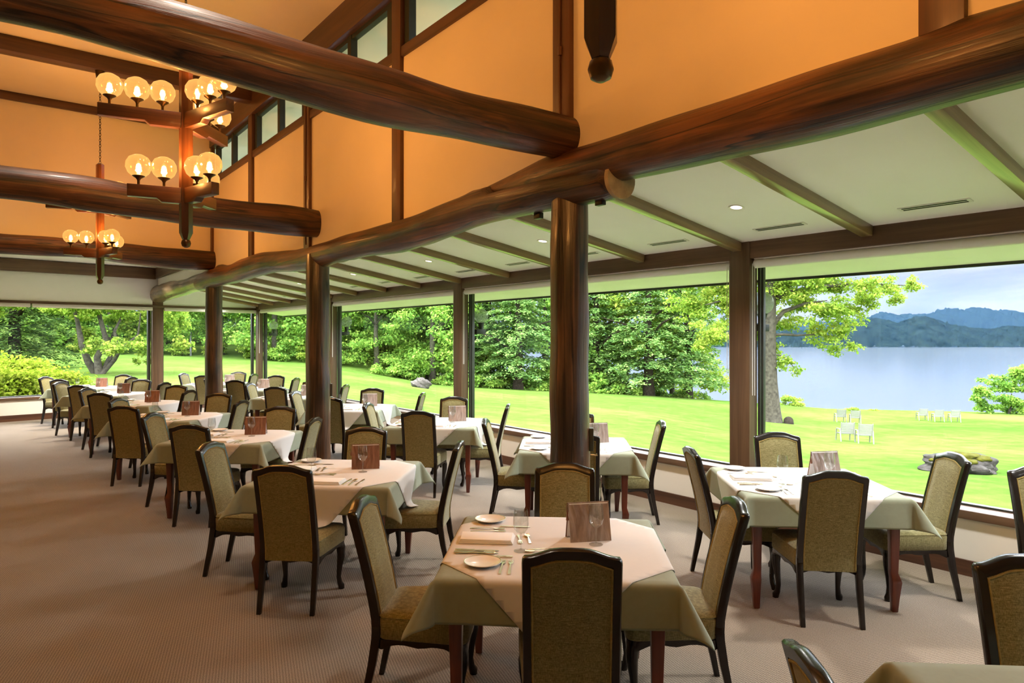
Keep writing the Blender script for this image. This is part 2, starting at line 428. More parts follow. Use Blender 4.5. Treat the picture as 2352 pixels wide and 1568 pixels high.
S0, SC, SE = -12.0, 9.50, 14.92          # back wall, gable line, lake/end corner
TL, TW = 2.43, 11.0                     # log line, far side wall
HB, HT = 2.51, 2.67                     # window head beam
C0 = ST(SE, 0); C1 = ST(14.05, 5.5)
ED = (C1 - C0).normalized(); EANG = math.atan2(ED.y, ED.x)
EN = Vector((-ED.y, ED.x, 0));
if EN.dot(Vector((0, 0, 0)) - C0) < 0: EN = -EN       # into the room
def EP(q, w, z): return C0 + ED * q + EN * w + Vector((0, 0, z))
ELEN = 11.3
def ebox(name, q0, q1, w0, w1, z0, z1, mat, parent=None, bevel=0.0):
    o = MB().box(-(q1 - q0) / 2, (q1 - q0) / 2, -(w1 - w0) / 2, (w1 - w0) / 2, -(z1 - z0) / 2, (z1 - z0) / 2).build(name, mat, parent, 30, bevel)
    o.location = EP((q0 + q1) / 2, (w0 + w1) / 2, (z0 + z1) / 2)
    ang = EANG
    o.rotation_euler = (0, 0, ang)
    return o

# floor follows the four walls
fl = [ST(S0, -0.3), ST(SE + 0.25, -0.3), EP(ELEN, -0.25, 0), ST(S0, TW + 0.2)]
o = MB().rings([[(p.x, p.y, -0.2) for p in fl], [(p.x, p.y, 0.0) for p in fl]]).build('floor', MT['carpet'], None, 0)
struct(o, 'brown woven carpet floor of the dining room', 'floor')

# lake facade
o = stbox('wall_lake', S0, SE, -0.22, 0.0, 0.0, 0.42, MT['sillwall']); struct(o, 'low cream wall under the lake windows', 'wall')
o = stbox('trim_1', S0, SE, -0.24, 0.035, 0.42, 0.485, MT['beam'], None, 0.006); struct(o, 'brown wooden sill rail under the lake windows', 'sill')
o = stbox('baseboard_lake', S0, SE, 0.0, 0.02, 0.0, 0.115, MT['redwood_h']); struct(o, 'brown baseboard along the lake wall', 'baseboard')
o = stbox('trim_2', S0, SE, -0.2, 0.0, HB, HT + 0.02, MT['beam'], None, 0.006); struct(o, 'brown head beam over the lake windows', 'beam')
PS = [-4.95, 0.0, 4.95, 9.9, 14.72]
for i, s in enumerate(PS):
    nm = ['off-frame near end', 'tall timber post beside the window with the lake view', 'timber window post behind the log column nearest the camera', 'timber window post just behind the second log column', 'timber post in the corner of lake and end windows'][i]
    p = stbox('window_post', s, s + 0.22, -0.12, 0.012, 0.42, HB + 0.16, MT['post'], None, 0.006)
    struct(p, nm if i else 'timber window post near the camera end of the lake wall', 'post')
bays = [(S0, -4.95), (-4.73, 0.0), (0.22, 4.95), (5.17, 9.9), (10.12, 14.72)]
wl = ['lake window at the camera end, beside the near table', 'wide window showing the lake and mountains', 'window showing the firs, behind the near log column', 'window with the grey boulder outside, between log columns', 'far lake window next to the room corner']
for i, (a, b) in enumerate(bays):
    w = empty('window_%d' % (i + 1), ST((a + b) / 2, -0.17, 0.48), UANG); L = (b - a) / 2
    struct(w, wl[i], 'window')
    f = MB()
    for sgn in (-1, 1):
        x0 = sgn * L
        f.box(min(x0, x0 - sgn * 0.026), max(x0, x0 - sgn * 0.026), -0.05, 0.045, 0, HB - 0.48)
        f.box(min(x0, x0 - sgn * 0.04), max(x0, x0 - sgn * 0.04), -0.02, 0.015, 0, HB - 0.48)
    f.box(-L, L, -0.03, 0.03, 0, 0.02); f.box(-L, L, -0.03, 0.03, HB - 0.52, HB - 0.48)
    f.build('window_frame', MT['alu'], w, 30, 0.003)
    MB().box(-L + 0.02, L - 0.02, -0.004, 0.004, 0.01, HB - 0.5).build('pane', MT['pane'], w, 0)

# blinds above the lake windows
bl = ['roller blind over the camera-end lake window', 'rolled white blind above the wide lake-view window', 'rolled white blind above the fir-view window', 'rolled white blind above the boulder-view window', 'rolled white blind above the far lake window by the corner']
for i, (a, b) in enumerate(bays):
    r = empty('roller_blind', ST((a + b) / 2, -0.06, HB - 0.05), UANG); tag(r, bl[i], 'blind', 'roller blinds over the lake windows')
    L = (b - a) / 2 - 0.02
    MB().tube([(-L, 0, 0), (L, 0, 0)], 0.042, 16).build('roll', MT['blind'], r)
    MB().box(-L, L, -0.045, 0.03, 0.04, 0.052).build('rail', MT['blind'], r, 30, 0.002)
    c = MB()
    for k in (-1, 1):
        zz = -1.25 if i == 1 else -1.1
        c.tube([(-L * 1.0 + 0.01 + 0.012 * k, 0.048, 0), (-L + 0.01 + 0.012 * k, 0.048, zz)], 0.003, 5)
        c.tube([(L - 0.01 + 0.012 * k, 0.048, 0), (L - 0.01 + 0.012 * k, 0.048, zz)], 0.003, 5)
    c.build('chain', MT['blind'], r)

# sloping ceiling of the aisle
def czl(t): return HT + 0.165 * t
a = [(S0, -0.0), (SE + 0.1, -0.0), (SE + 0.0, TL - 0.06), (S0, TL - 0.06)]
o = MB().rings([[tuple(ST(s, t, czl(t))) for s, t in a], [tuple(ST(s, t, czl(t) + 0.12)) for s, t in a]]).build('ceiling_aisle', MT['white'], None, 0)
struct(o, 'white sloping ceiling over the window tables', 'ceiling')
a = [(S0, -1.2), (SE + 1.4, -1.2), (SE + 1.2, TL - 0.11), (S0, TL - 0.11)]
o = MB().rings([[tuple(ST(s, t, czl(t) + 0.165)) for s, t in a], [tuple(ST(s, t, czl(t) + 0.24)) for s, t in a]]).build('added_roof_aisle', MT['roof'], None, 0)  # added unseen slab, keeps sky bounce off the clerestory soffit
struct(o, 'unseen dark roof slab added over the window tables to cut bounce light', 'roof')
a = [(S0, -1.2), (SE + 1.4, -1.2), (SE + 1.4, -0.02), (S0, -0.02)]
def ezl(t): return 2.58 + 0.14 * t
o = MB().rings([[tuple(ST(s, t, ezl(t))) for s, t in a], [tuple(ST(s, t, czl(t) + 0.16)) for s, t in a]]).build('soffit', MT['soffit'], None, 0)
struct(o, 'pale soffit of the eave outside the lake windows', 'eave')
o = stbox('trim_3', S0, SE + 1.4, -1.235, -1.2, 2.385, 2.72, MT['roof']); struct(o, 'dark edge board of the eave outside', 'eave edge')
ri = 0
RS = [0.13 + 1.22 * k for k in range(-6, 13)]
for s in RS:
    if s > SE - 0.1: continue
    g0, g1 = ST(s, 0.0, czl(0)), ST(s, TL, czl(TL))
    L = (g1 - g0).length; d = (g1 - g0).normalized()
    o = MB().box(0, L, -0.045, 0.045, -0.085, 0.01).build('rafter', MT['rafter'], None, 30, 0.004)
    x = d; y = Vector((0, 0, 1)).cross(x).normalized(); z = x.cross(y)
    M = Matrix((x, y, z)).transposed().to_4x4(); M.translation = g0; o.matrix_world = M
    n = sum(1 for q in RS if q <= s and q > -2.0)
    if s < -2.0: lab = 'pale rafter of the sloping ceiling near the camera end'
    else: lab = '%s pale rafter under the sloping ceiling, counted from the lake-view end' % NUM[n - 1]
    struct(o, lab, 'rafter', 'rafters of the sloping ceiling')

# end wall (far)
o = ebox('wall_end', -0.1, ELEN, -0.22, 0.0, 0.0, 0.44, MT['sillwall']); struct(o, 'low cream wall under the far end windows', 'wall')
o = ebox('wall_end_upper', -0.1, ELEN, -0.22, 0.0, HB + 0.04, 3.55, MT['white']); struct(o, 'white wall above the far end windows', 'wall')
o = ebox('trim_4', -0.1, ELEN, -0.24, 0.03, 0.44, 0.50, MT['beam'], None, 0.005); struct(o, 'brown sill rail under the far end windows', 'sill')
o = ebox('trim_5', 0.0, ELEN, -0.22, 0.03, HB - 0.02, HB + 0.045, MT['beam'], None, 0.005); struct(o, 'thin brown head rail over the far end windows', 'rail')
o = ebox('baseboard_end', 0.0, ELEN, 0.0, 0.02, 0.0, 0.13, MT['redwood_h']); struct(o, 'brown baseboard along the far end wall', 'baseboard')
o = ebox('trim_6', 2.55, ELEN, 0.0, 0.10, 3.17, 3.43, MT['beam'], None, 0.006); struct(o, 'brown beam across the top of the far end wall', 'beam')
o = ebox('window_post', 2.36, 2.60, -0.12, 0.012, 0.44, 2.80, MT['post'], None, 0.006); struct(o, 'timber post under the far end of the log, between end windows', 'post')
o = ebox('window_post', 7.4, 7.62, -0.12, 0.012, 0.44, HB, MT['post'], None, 0.006); struct(o, 'timber post in the end wall beyond the hedge window', 'post')
for i, (a, b) in enumerate([(0.0, 2.36), (2.60, 7.4), (7.62, ELEN)]):
    w = empty('window_%d' % (6 + i), EP((a + b) / 2, -0.17, 0.5), EANG); L = (b - a) / 2
    struct(w, ['end window with the lamp post outside', 'end window with the hedge and many-stemmed tree outside', 'end window at the far side of the hall'][i], 'window')
    f = MB()
    for sgn in (-1, 1):
        x0 = sgn * L; f.box(min(x0, x0 - sgn * 0.06), max(x0, x0 - sgn * 0.06), -0.04, 0.04, 0, HB - 0.5)
    f.box(-L, L, -0.03, 0.03, 0, 0.02); f.box(-L, L, -0.03, 0.03, HB - 0.55, HB - 0.5)
    f.build('window_frame', MT['alu'], w, 30, 0.003)
    MB().box(-L + 0.02, L - 0.02, -0.004, 0.004, 0.01, HB - 0.52).build('pane', MT['pane'], w, 0)
for i, (a, b) in enumerate([(0.03, 2.34), (2.62, 5.02), (5.06, 7.38)]):
    r = empty('roller_blind', EP((a + b) / 2, 0.04, HB - 0.06), EANG)
    tag(r, ['rolled white blind above the lamp-post end window', 'rolled white blind above the many-stemmed tree', 'rolled white blind above the hedge'][i], 'blind', 'roller blinds over the end windows')
    L = (b - a) / 2
    MB().tube([(-L, 0, 0), (L, 0, 0)], 0.036, 14).build('roll', MT['blind'], r)
    MB().box(-L, L, -0.03, 0.03, 0.032, 0.045).build('rail', MT['blind'], r)

# clerestory wall over the log line
Z_SILL, Z_GT, Z_TOP = 4.55, 5.20, 5.60
def upper(name, s0, s1, mat, lab, z0, z1):
    o = stbox(name, s0, s1, TL - 0.10, TL + 0.02, z0, z1, mat); struct(o, lab, 'wall'); return o
upper('wall_upper', S0, SC, MT['plaster'], 'warm cream plaster wall above the long log', 2.86, Z_SILL)
o = upper('wall_upper_end', SC, SE, MT['white'], 'white wall piece above the far log, by the corner', 2.86, 3.55)
o = stbox('trim_7', S0, SC, TL - 0.12, TL + 0.05, Z_SILL, Z_SILL + 0.10, MT['redwood_h'], None, 0.004); struct(o, 'brown sill strip under the clerestory windows', 'sill')
o = stbox('trim_8', S0, SC, TL - 0.12, TL + 0.08, Z_GT + 0.02, Z_TOP, MT['redwood_h'], None, 0.006); struct(o, 'brown beam over the clerestory windows', 'beam')
US = [-4.97, -2.55, -0.10, 2.38, 4.80, 7.15, 9.42]
for i, s in enumerate(US):
    if i == 6:
        o = stbox('wall_post', s, s + 0.08, TL, TL + 0.06, 2.9, Z_TOP, MT['redwood'])
    else:
        o = stbox('wall_post', s - 0.09, s + 0.09, TL, TL + 0.06, 2.9, Z_TOP, MT['redwood'], None, 0.004)
    lab = ['wall post beyond the camera end of the log', 'wide red-brown wall post above the big log, towards the lake view', 'red-brown wall post above the end of the nearest cross log', 'red-brown wall post midway between the first two cross logs', 'red-brown wall post above the second cross log', 'red-brown wall post between second and third cross logs', 'thin red-brown post in the upper corner of the hall'][i]
    struct(o, lab, 'post', 'posts of the upper wall')
    if i in (2, 4):
        e = stbox('x', s, s + 0.01, TL, TL + 0.01, 0, 0.01, MT['redwood']); bpy.data.objects.remove(e)
        mb = MB().tube([(0, 0.035, -1.3), (0.01, 0.038, -0.6), (0, 0.036, 0.2), (0.004, 0.036, 1.3)], 0.008, 6)
        for zz in (-0.45, 0.5): mb.tube([(0.001, 0.037, zz - 0.03), (0.001, 0.037, zz + 0.03)], 0.016, 8)
        mb.build('cable', MT['chand'], o)
stops = [S0] + US + [SC]
wi = 9
for i in range(len(US) - 1):
    a, b = US[i] + 0.09, US[i + 1] - 0.09
    w = empty('window_%d' % wi, ST((a + b) / 2, TL - 0.03, Z_SILL + 0.10), UANG); L = (b - a) / 2
    struct(w, 'clerestory window in the %s bay of the upper wall from the camera end' % NUM[i], 'window', 'clerestory windows'); wi += 1
    f = MB(); hh = Z_GT - Z_SILL - 0.08
    for x in (-L, -0.04, L - 0.09):
        f.box(x, x + 0.09, -0.04, 0.04, 0, hh)
    f.box(-L, L, -0.03, 0.03, hh - 0.05, hh); f.box(-L, L, -0.03, 0.03, 0, 0.03)
    f.box(-L, -L + 0.2, -0.035, 0.035, 0, hh)
    f.build('window_frame', MT['roof'], w, 30)
    for x0, x1 in ((-L + 0.2, -0.04), (0.05, L - 0.09)):
        MB().box(x0, x1, -0.004, 0.004, 0.02, hh - 0.04).build('pane', MT['pane'], w, 0)
o = stbox('soffit_upper', S0, SC + 9, 0.6, TL - 0.11, 5.45, 5.58, MT['soffit']); struct(o, 'pale eave soffit outside the clerestory', 'eave')
o = stbox('ceiling_hall', S0, SC + 0.1, TL - 0.05, TW + 0.2, Z_TOP, Z_TOP + 0.15, MT['plaster']); struct(o, 'high cream ceiling of the hall', 'ceiling')
o = stbox('wall_gable', SC, SC + 0.1, TL, TW + 0.1, 3.3, Z_TOP, MT['plaster'], None, 0, 't'); struct(o, 'cream wall above the third cross log', 'wall')
o = stbox('trim_9', SC - 0.05, SC, TL, TW, Z_TOP - 0.13, Z_TOP, MT['redwood_h'], None, 0.004, 't'); struct(o, 'brown strip along the top of the cream far wall', 'trim')
o = stbox('ceiling_end', SC, SE + 0.2, TL, TW + 0.3, 3.44, 3.56, MT['white']); struct(o, 'low white ceiling in front of the far end windows', 'ceiling')
o = stbox('added_roof_end', SC + 0.1, SE + 1.0, TL - 0.1, TW + 0.3, 3.57, 3.66, MT['roof']); struct(o, 'unseen dark flat roof slab added over the end of the room to cut bounce', 'roof')  # added unseen slab, stops the white ceiling top brightening the clerestory panes
o = stbox('trim_10', SC + 0.1, SE - 0.4, TL - 0.02, TL + 0.09, 3.19, 3.44, MT['beam'], None, 0.005); struct(o, 'short brown beam over the far log by the corner', 'beam')
for s in (-2.5, 2.35, 7.1):
    o = stbox('ceiling_beam', s - 0.1, s + 0.1, TL, TW, Z_TOP - 0.2, Z_TOP, MT['redwood_h'], None, 0.005, 't')
    struct(o, {-2.5: 'ceiling beam above the camera', 2.35: 'ceiling beam between the first and second cross logs', 7.1: 'brown ceiling beam holding the farther chandelier chain'}[s], 'beam')
o = stbox('wall_back', S0 - 0.1, S0, -0.3, TW + 0.2, 0, 5.75, MT['plaster'], None, 0, 't'); struct(o, 'cream wall behind the camera', 'wall')
o = stbox('wall_inner', S0, SE + 1, TW, TW + 0.1, 0, 5.75, MT['plaster']); struct(o, 'cream wall on the inner side of the hall', 'wall')
def steel_hook(s):   # curtain-track clips under the clerestory beam
    pass

# ------------------------------------------------------------------ logs
def frame_from(p0, p1, up=Vector((0, 0, 1))):
    x = (p1 - p0).normalized(); y = up.cross(x).normalized(); z = x.cross(y)
    M = Matrix((x, y, z)).transposed().to_4x4(); M.translation = p0
    return M, (p1 - p0).length
def log(name, p0, p1, r0, r1, mat, seed, wob=0.02, lump=0.05, knots=0, zcut=None, n=36, m=110, taper0=0.0):
    rnd = random.Random(seed)
    M, L = frame_from(p0, p1)
    ph = [rnd.uniform(0, 6.28) for _ in range(8)]
    kn = [(rnd.uniform(0.05, 0.95), rnd.uniform(0, 6.28), rnd.uniform(0.06, 0.17), rnd.uniform(0.09, 0.24)) for _ in range(knots)]
    path = []; rad = []
    for i in range(m + 1):
        u = i / m
        path.append((u * L, wob * math.sin(u * L * 0.8 + ph[0]) + wob * 0.5 * math.sin(u * L * 1.9 + ph[1]), wob * 0.8 * math.sin(u * L * 0.9 + ph[2]) + wob * 0.4 * math.sin(u * L * 2.2 + ph[3])))
        r = lerp(r0, r1, u) * (1 + lump * 0.45 * math.sin(u * L * 1.1 + ph[4]) + lump * 0.35 * math.sin(u * L * 2.7 + ph[5]) + lump * 0.2 * math.sin(u * L * 6.1 + ph[2]))
        e = min(u, 1 - u) * L
        if e < 0.05: r *= 0.80 + 0.20 * math.sqrt(e / 0.05)
        if taper0 and u * L < taper0: r *= 0.35 + 0.65 * (u * L / taper0)
        rad.append(r)
    def rf(u, a):
        v = 1 + lump * 0.35 * math.sin(2 * a + ph[6] + u * 3) + lump * 0.25 * math.sin(3 * a + ph[7] - u * 5)
        for ku, ka, ks, kw in kn:
            du = (u - ku) * L / kw; da = math.atan2(math.sin(a - ka), math.cos(a - ka)) / 0.55
            q = du * du + da * da
            if q < 6: v += ks * math.exp(-q * 1.4)
        return v
    mb = MB().tube(path, rad, n, rfun=rf)
    if zcut is not None:
        mb.v = [(x, y, min(z, zcut(x, L)) if zcut(x, L) is not None else z) for x, y, z in mb.v]
    o = mb.build(name, mat, None, 50)
    o.matrix_world = M
    return o
SA, SB, SCc = -0.12, 4.55, 9.45
# long logs carrying the upper wall
o = log('log_beam', ST(0.95, TL, 2.95), ST(-11.8, TL, 2.90), 0.165, 0.17, MT['log'], 3, 0.016, 0.09, 9, taper0=0.9)
struct(o, 'big dark log under the cream wall, running towards the lake view', 'log')
o = log('log_beam', ST(10.2, TL, 2.84), ST(-0.62, TL, 2.80), 0.175, 0.135, MT['log'], 5, 0.04, 0.10, 34,
        zcut=lambda x, L: None if x < L - 1.3 else 0.08)
struct(o, 'knotty log on the round columns, running to the far corner', 'log')
Lk = (ST(10.2, TL, 2.84) - ST(-0.62, TL, 2.80)).length
pts = [(0.130 * math.cos(2 * PI * k / 40), min(0.078, 0.130 * math.sin(2 * PI * k / 40))) for k in range(40)]
MB().rings([[(Lk - 0.02, y, z) for y, z in pts], [(Lk + 0.012, y, z) for y, z in pts]]).build('sawn_end', MT['cut'], o, 30)
o = log('log_beam', ST(14.95, TL + 0.02, 2.80), ST(9.55, TL, 2.86), 0.21, 0.15, MT['log_pale'], 8, 0.03, 0.10, 6)
struct(o, 'pale cracked log end at the far corner, above the end window post', 'log')
# cross logs
for s, lab, sd in ((SA, 'nearest dark cross log, sweeping in from the upper corner', 12), (SB, 'second dark cross log, behind the near chandelier', 15), (SCc, 'third dark cross log, under the far cream wall', 21)):
    o = log('cross_log', ST(s, TL - 0.17, 3.20), ST(s, TW, 3.24), 0.155, 0.172, MT['log'], sd, 0.045, 0.16, 7)
    struct(o, lab, 'log')
# round columns
def column(s, r, top, sd, lab):
    rnd = random.Random(sd)
    ph = [rnd.uniform(0, 6.28) for _ in range(6)]
    path = [(0.004 * math.sin(i * 0.5 + ph[0]), 0.006 * math.sin(i * 0.37 + ph[1]), top * i / 40) for i in range(41)]
    rad = [r * (1.06 - 0.10 * i / 40 + 0.012 * math.sin(i * 0.8 + ph[2])) for i in range(41)]
    kz, ka = rnd.uniform(0.45, 0.6), rnd.uniform(3.2, 5.0)
    def rf(u, a):
        v = 1 + 0.018 * math.sin(3 * a + ph[3] + u) + 0.012 * math.sin(7 * a + ph[4] + 2 * u) + 0.01 * math.sin(11 * a + ph[5])
        da = math.atan2(math.sin(a - ka), math.cos(a - ka)) / 0.3
        return v + 0.06 * math.exp(-((u - kz) * top / 0.09) ** 2 - da * da)
    o = MB().tube(path, rad, 36, rfun=rf).build('log_column', MT['column'], None, 60)
    o.location = ST(s, TL, 0.0); o.rotation_euler = (0, 0, rnd.uniform(0, 1))
    struct(o, lab, 'column', 'round log columns')
column(SA, 0.138, 2.76, 1, 'nearest round log column, between the two table rows')
column(SB, 0.148, 2.80, 2, 'second round log column, under the second cross log')
column(SCc + 0.04, 0.148, 2.78, 3, 'farthest round log column, near the end windows')

# ------------------------------------------------------------------ chandeliers
def chandelier(loc, lab, chain=True, lit=True, energy=60):
    root = empty('chandelier', loc); tag(root, lab, 'chandelier', 'hexagonal wooden chandeliers')
    hexa = lambda r, z: [(r * math.cos(PI / 3 * k + 0.3), r * math.sin(PI / 3 * k + 0.3), z) for k in range(6)]
    MB().rings([hexa(0.028, 2.555), hexa(0.052, 2.61), hexa(0.052, 4.12), hexa(0.03, 4.14)]).build('post', MT['chand'], root, 30)
    MB().lathe([(0.012, 2.49), (0.030, 2.50), (0.038, 2.525), (0.032, 2.548), (0.02, 2.558), (0.024, 2.575)], 16).build('finial', MT['brass'], root)
    if chain:
        c = MB(); z = 4.13; k = 0
        while z < 5.28:
            pts = [(0.012 * math.cos(t), 0, z + 0.022 + 0.024 * math.sin(t)) for t in [2 * PI * q / 8 for q in range(9)]]
            R = Matrix.Rotation(PI / 2 * (k % 2), 4, 'Z')
            c.tube(pts, 0.0035, 5, M=R, cap=False); z += 0.038; k += 1
        c.build('chain', MT['blackmetal'], root)
        MB().lathe([(0.02, 5.25), (0.045, 5.28), (0.06, 5.40), (0.06, 5.41)], 12).build('canopy', MT['brass'], root)
    for tier, (zc, L, ng) in enumerate(((3.53, 0.62, 3), (2.92, 0.42, 2))):
        for a in range(3):
            ang = math.radians(205 + 120 * a)
            M = Matrix.Rotation(ang, 4, 'Z')
            st = L * 0.42
            # arm profile, stepped underneath
            prof = [(0.03, zc - 0.075), (st, zc - 0.075), (st + 0.035, zc - 0.045), (L, zc - 0.045), (L, zc + 0.05), (0.03, zc + 0.05)]
            arm = MB().rings([[(x, -0.033, z) for x, z in prof], [(x, 0.033, z) for x, z in prof]]).build('arm', MT['chand_h'], root, 30, 0.003)
            arm.rotation_euler = (0, 0, ang)
            xs = [0.17, 0.35, 0.54] if ng == 3 else [0.16, 0.34]
            for x in xs:
                cup = MB().lathe([(0.010, zc + 0.048), (0.010, zc + 0.085), (0.018, zc + 0.10), (0.045, zc + 0.118), (0.05, zc + 0.122), (0.015, zc + 0.124)], 14).build('lamp_cup', MT['brass'], arm, loc=(x, 0, 0))
                MB().lathe([(0.048, 0.0), (0.078, 0.026), (0.095, 0.068), (0.092, 0.11), (0.070, 0.148), (0.035, 0.168), (0.006, 0.173)], 22).build('globe', MT['globe'], arm, 180, loc=(x, 0, zc + 0.12))
                MB().lathe([(0.012, 0.0), (0.014, 0.03), (0.022, 0.06), (0.016, 0.088), (0.004, 0.098)], 10).build('bulb', MT['bulb'], arm, loc=(x, 0, zc + 0.125))
            if lit:
                for x in (xs if ng == 2 else xs[1:]):
                    ld = bpy.data.lights.new('bulb_light', 'POINT'); ld.energy = energy; ld.color = (1.0, 0.53, 0.20); ld.shadow_soft_size = 0.03
                    lo = bpy.data.objects.new('bulb_light', ld); COL.objects.link(lo)
                    lo.parent = root
                    lo.location = M @ Vector((x, 0, zc + 0.25))
    return root
CE = 18
chandelier((-2.66, 5.57, 0), 'larger wooden chandelier with two tiers of lit amber globes', energy=CE)
chandelier((-5.63, 9.33, 0), 'smaller-looking farther chandelier hanging on a long chain by the third cross log', energy=CE)
chandelier((0.256, 1.97, 0), 'chandelier of which only the dark hexagonal post and ball finial shows', energy=CE)
ch = None

# ------------------------------------------------------------------ downlights, vents, detector
def downlight(pos, normal, lab, group, energy, color, spot=130):
    r = empty('downlight', pos); tag(r, lab, 'downlight', group)
    q = Vector((0, 0, -1)).rotation_difference(normal); r.rotation_mode = 'QUATERNION'; r.rotation_quaternion = q
    MB().lathe([(0.045, -0.002), (0.062, -0.008), (0.064, 0.0)], 20, cap0=False, cap1=False).build('trim_ring', MT['indoor_white'], r)
    MB().lathe([(0.001, -0.001), (0.046, -0.002)], 20, cap0=False, cap1=False).build('lens', MT['lamp_lens'], r)
    if energy:
        ld = bpy.data.lights.new('downlight_lamp', 'SPOT'); ld.energy = energy; ld.color = color; ld.spot_size = math.radians(spot); ld.spot_blend = 0.8; ld.shadow_soft_size = 0.12
        lo = bpy.data.objects.new('downlight_lamp', ld); COL.objects.link(lo); lo.parent = r; lo.location = (0, 0, -0.03)
sl = Vector((NX * 0.165, NY * 0.165, -1)).normalized()
sl = Vector((-NX * 0.0, -NY * 0.0, -1))
nrm = Vector((NX * 0.163, NY * 0.163, -0.987)).normalized()
DL = [-0.46 + 2.44 * k for k in range(-3, 7)]
for s in DL:
    if s > SE - 0.5: continue
    n = sum(1 for q in DL if q <= s and q > -2)
    lab = ('%s downlight in the sloping white ceiling, counted from the lake-view end' % NUM[n - 1]) if s > -2 else 'downlight in the sloping ceiling near the camera end'
    downlight(ST(s, 0.9, czl(0.9)), nrm, lab, 'downlights in the sloping ceiling', 225, (1.0, 0.97, 0.93))
for s, t, lab, en in ((8.1, 5.9, 'high ceiling downlight beside the chandelier chain', 90), (7.9, 4.4, 'high ceiling downlight between the near chandelier globes', 90), (5.0, 8.3, 'added out-of-view high ceiling downlight to light the open carpet', 90),  # the last one is added out of view to light the carpet
                  (0.6, 4.6, 'added out-of-view high ceiling downlight to light the foreground table', 120), (4.4, 5.0, 'added out-of-view high ceiling downlight to light the second aisle table', 130)):  # both added out of view to light the tables below
    downlight(ST(s, t, Z_TOP), Vector((0, 0, -1)), lab, 'downlights in the high ceiling', en, (1.0, 0.86, 0.70) if en > 100 else (1.0, 0.60, 0.28), 95)
for px, Y, lab in ((127, 13.2, 'small downlight in the low end ceiling, nearer the hedge window'), (273, 14.1, 'small downlight in the low end ceiling, nearer the end post')):
    downlight(Vector(((px - CX) / F * Y, Y, 3.44)), Vector((0, 0, -1)), lab, 'downlights in the low end ceiling', 520, (1.0, 0.92, 0.82))
VS = [-0.48 + 1.22 * k for k in range(-5, 13)]
for s in VS:
    if s > SE - 0.4: continue
    n = sum(1 for q in VS if q <= s and q > -2.2)
    lab = ('%s slot vent in the sloping ceiling, counted from the lake-view end' % NUM[n - 1]) if s > -2.2 else 'slot vent in the sloping ceiling near the camera end'
    r = empty('ceiling_vent', ST(s, 0.3, czl(0.3))); tag(r, lab, 'vent', 'slot vents of the sloping ceiling')
    r.rotation_euler = (math.atan(0.165), 0, UANG)
    MB().box(-0.24, 0.24, -0.035, 0.035, -0.006, 0.004).build('frame', MT['indoor_white'], r, 30)
    for y in (-0.017, 0.017):
        MB().box(-0.215, 0.215, y - 0.009, y + 0.009, -0.0075, -0.005).build('slot', MT['blackmetal'], r, 0)
r = empty('smoke_detector', ST(2.05, 1.85, czl(1.85))); tag(r, 'white round smoke detector on the sloping ceiling by the near column', 'smoke detector')
MB().lathe([(0.06, 0.0), (0.06, -0.02), (0.04, -0.035), (0.005, -0.04)], 20).build('housing', MT['indoor_white'], r)
MB().lathe([(0.004, -0.039), (0.012, -0.042), (0.003, -0.046)], 10).build('sensor', MT['blackmetal'], r)
for s, z0, lab in ((SB, 1.02, 'small dark holder with a hook on the second round column'), (SA, 0.95, 'small dark holder with a pale hook on the nearest round column')):
    c = ST(s, TL, 0); d = Vector((c.y, -c.x, 0)).normalized()
    r = empty('column_holder', c + d * 0.152 + Vector((0, 0, z0)), math.atan2(d.y, d.x)); tag(r, lab, 'holder')
    MB().box(-0.01, 0.022, -0.045, 0.045, 0.0, 0.16).build('case', MT['alu'], r, 30, 0.003)
    MB().tube([(0.0, 0, -0.03), (0.035, 0, -0.035), (0.05, 0, -0.03)], [0.005, 0.005, 0.011], 8).build('hook', MT['silver'], r)
for px_, lab in ((1379, 'small black clip under the knotty log, lake-view side of the near column'), (1237, 'small black clip under the knotty log, beyond the near column')):
    q_ = (px_ - CX) / F; c0 = ST(0, TL, 0); sv = (c0.x - q_ * c0.y) / (q_ * UY - UX)
    r = tag(stbox('cable_clip', sv - 0.035, sv + 0.035, TL - 0.02, TL + 0.02, 2.655, 2.70, MT['blackmetal'], None, 0.004), lab, 'clip')
ob = bpy.data.objects

# outdoor globe lamps on the window posts
for s, lab in ((0.10, 'clear globe lamp outside, on the post beside the lake view'), (4.95, 'clear globe lamp outside, on the post behind the near log column'), (9.95, 'clear globe lamp outside, behind the second log column'), (14.6, 'clear globe lamp outside, by the corner post')):
    r = empty('wall_lantern', ST(s, -0.24, 1.86), NANG); tag(r, lab, 'outdoor lamp', 'globe lamps outside the lake windows')
    MB().box(0.0, -0.17 + 0.0, -0.05, 0.05, -0.04, 0.03).build('bracket', MT['roof'], r, 30, 0.004)
    MB().lathe([(0.035, 0.03), (0.03, 0.06), (0.05, 0.13), (0.055, 0.135)], 14).build('collar', MT['roof'], r, loc=(-0.12, 0, 0))
    MB().sphere((0, 0, 0.24), 0.112, 24, 16).build('globe', MT['globe_off'], r, 180, loc=(-0.12, 0, 0))

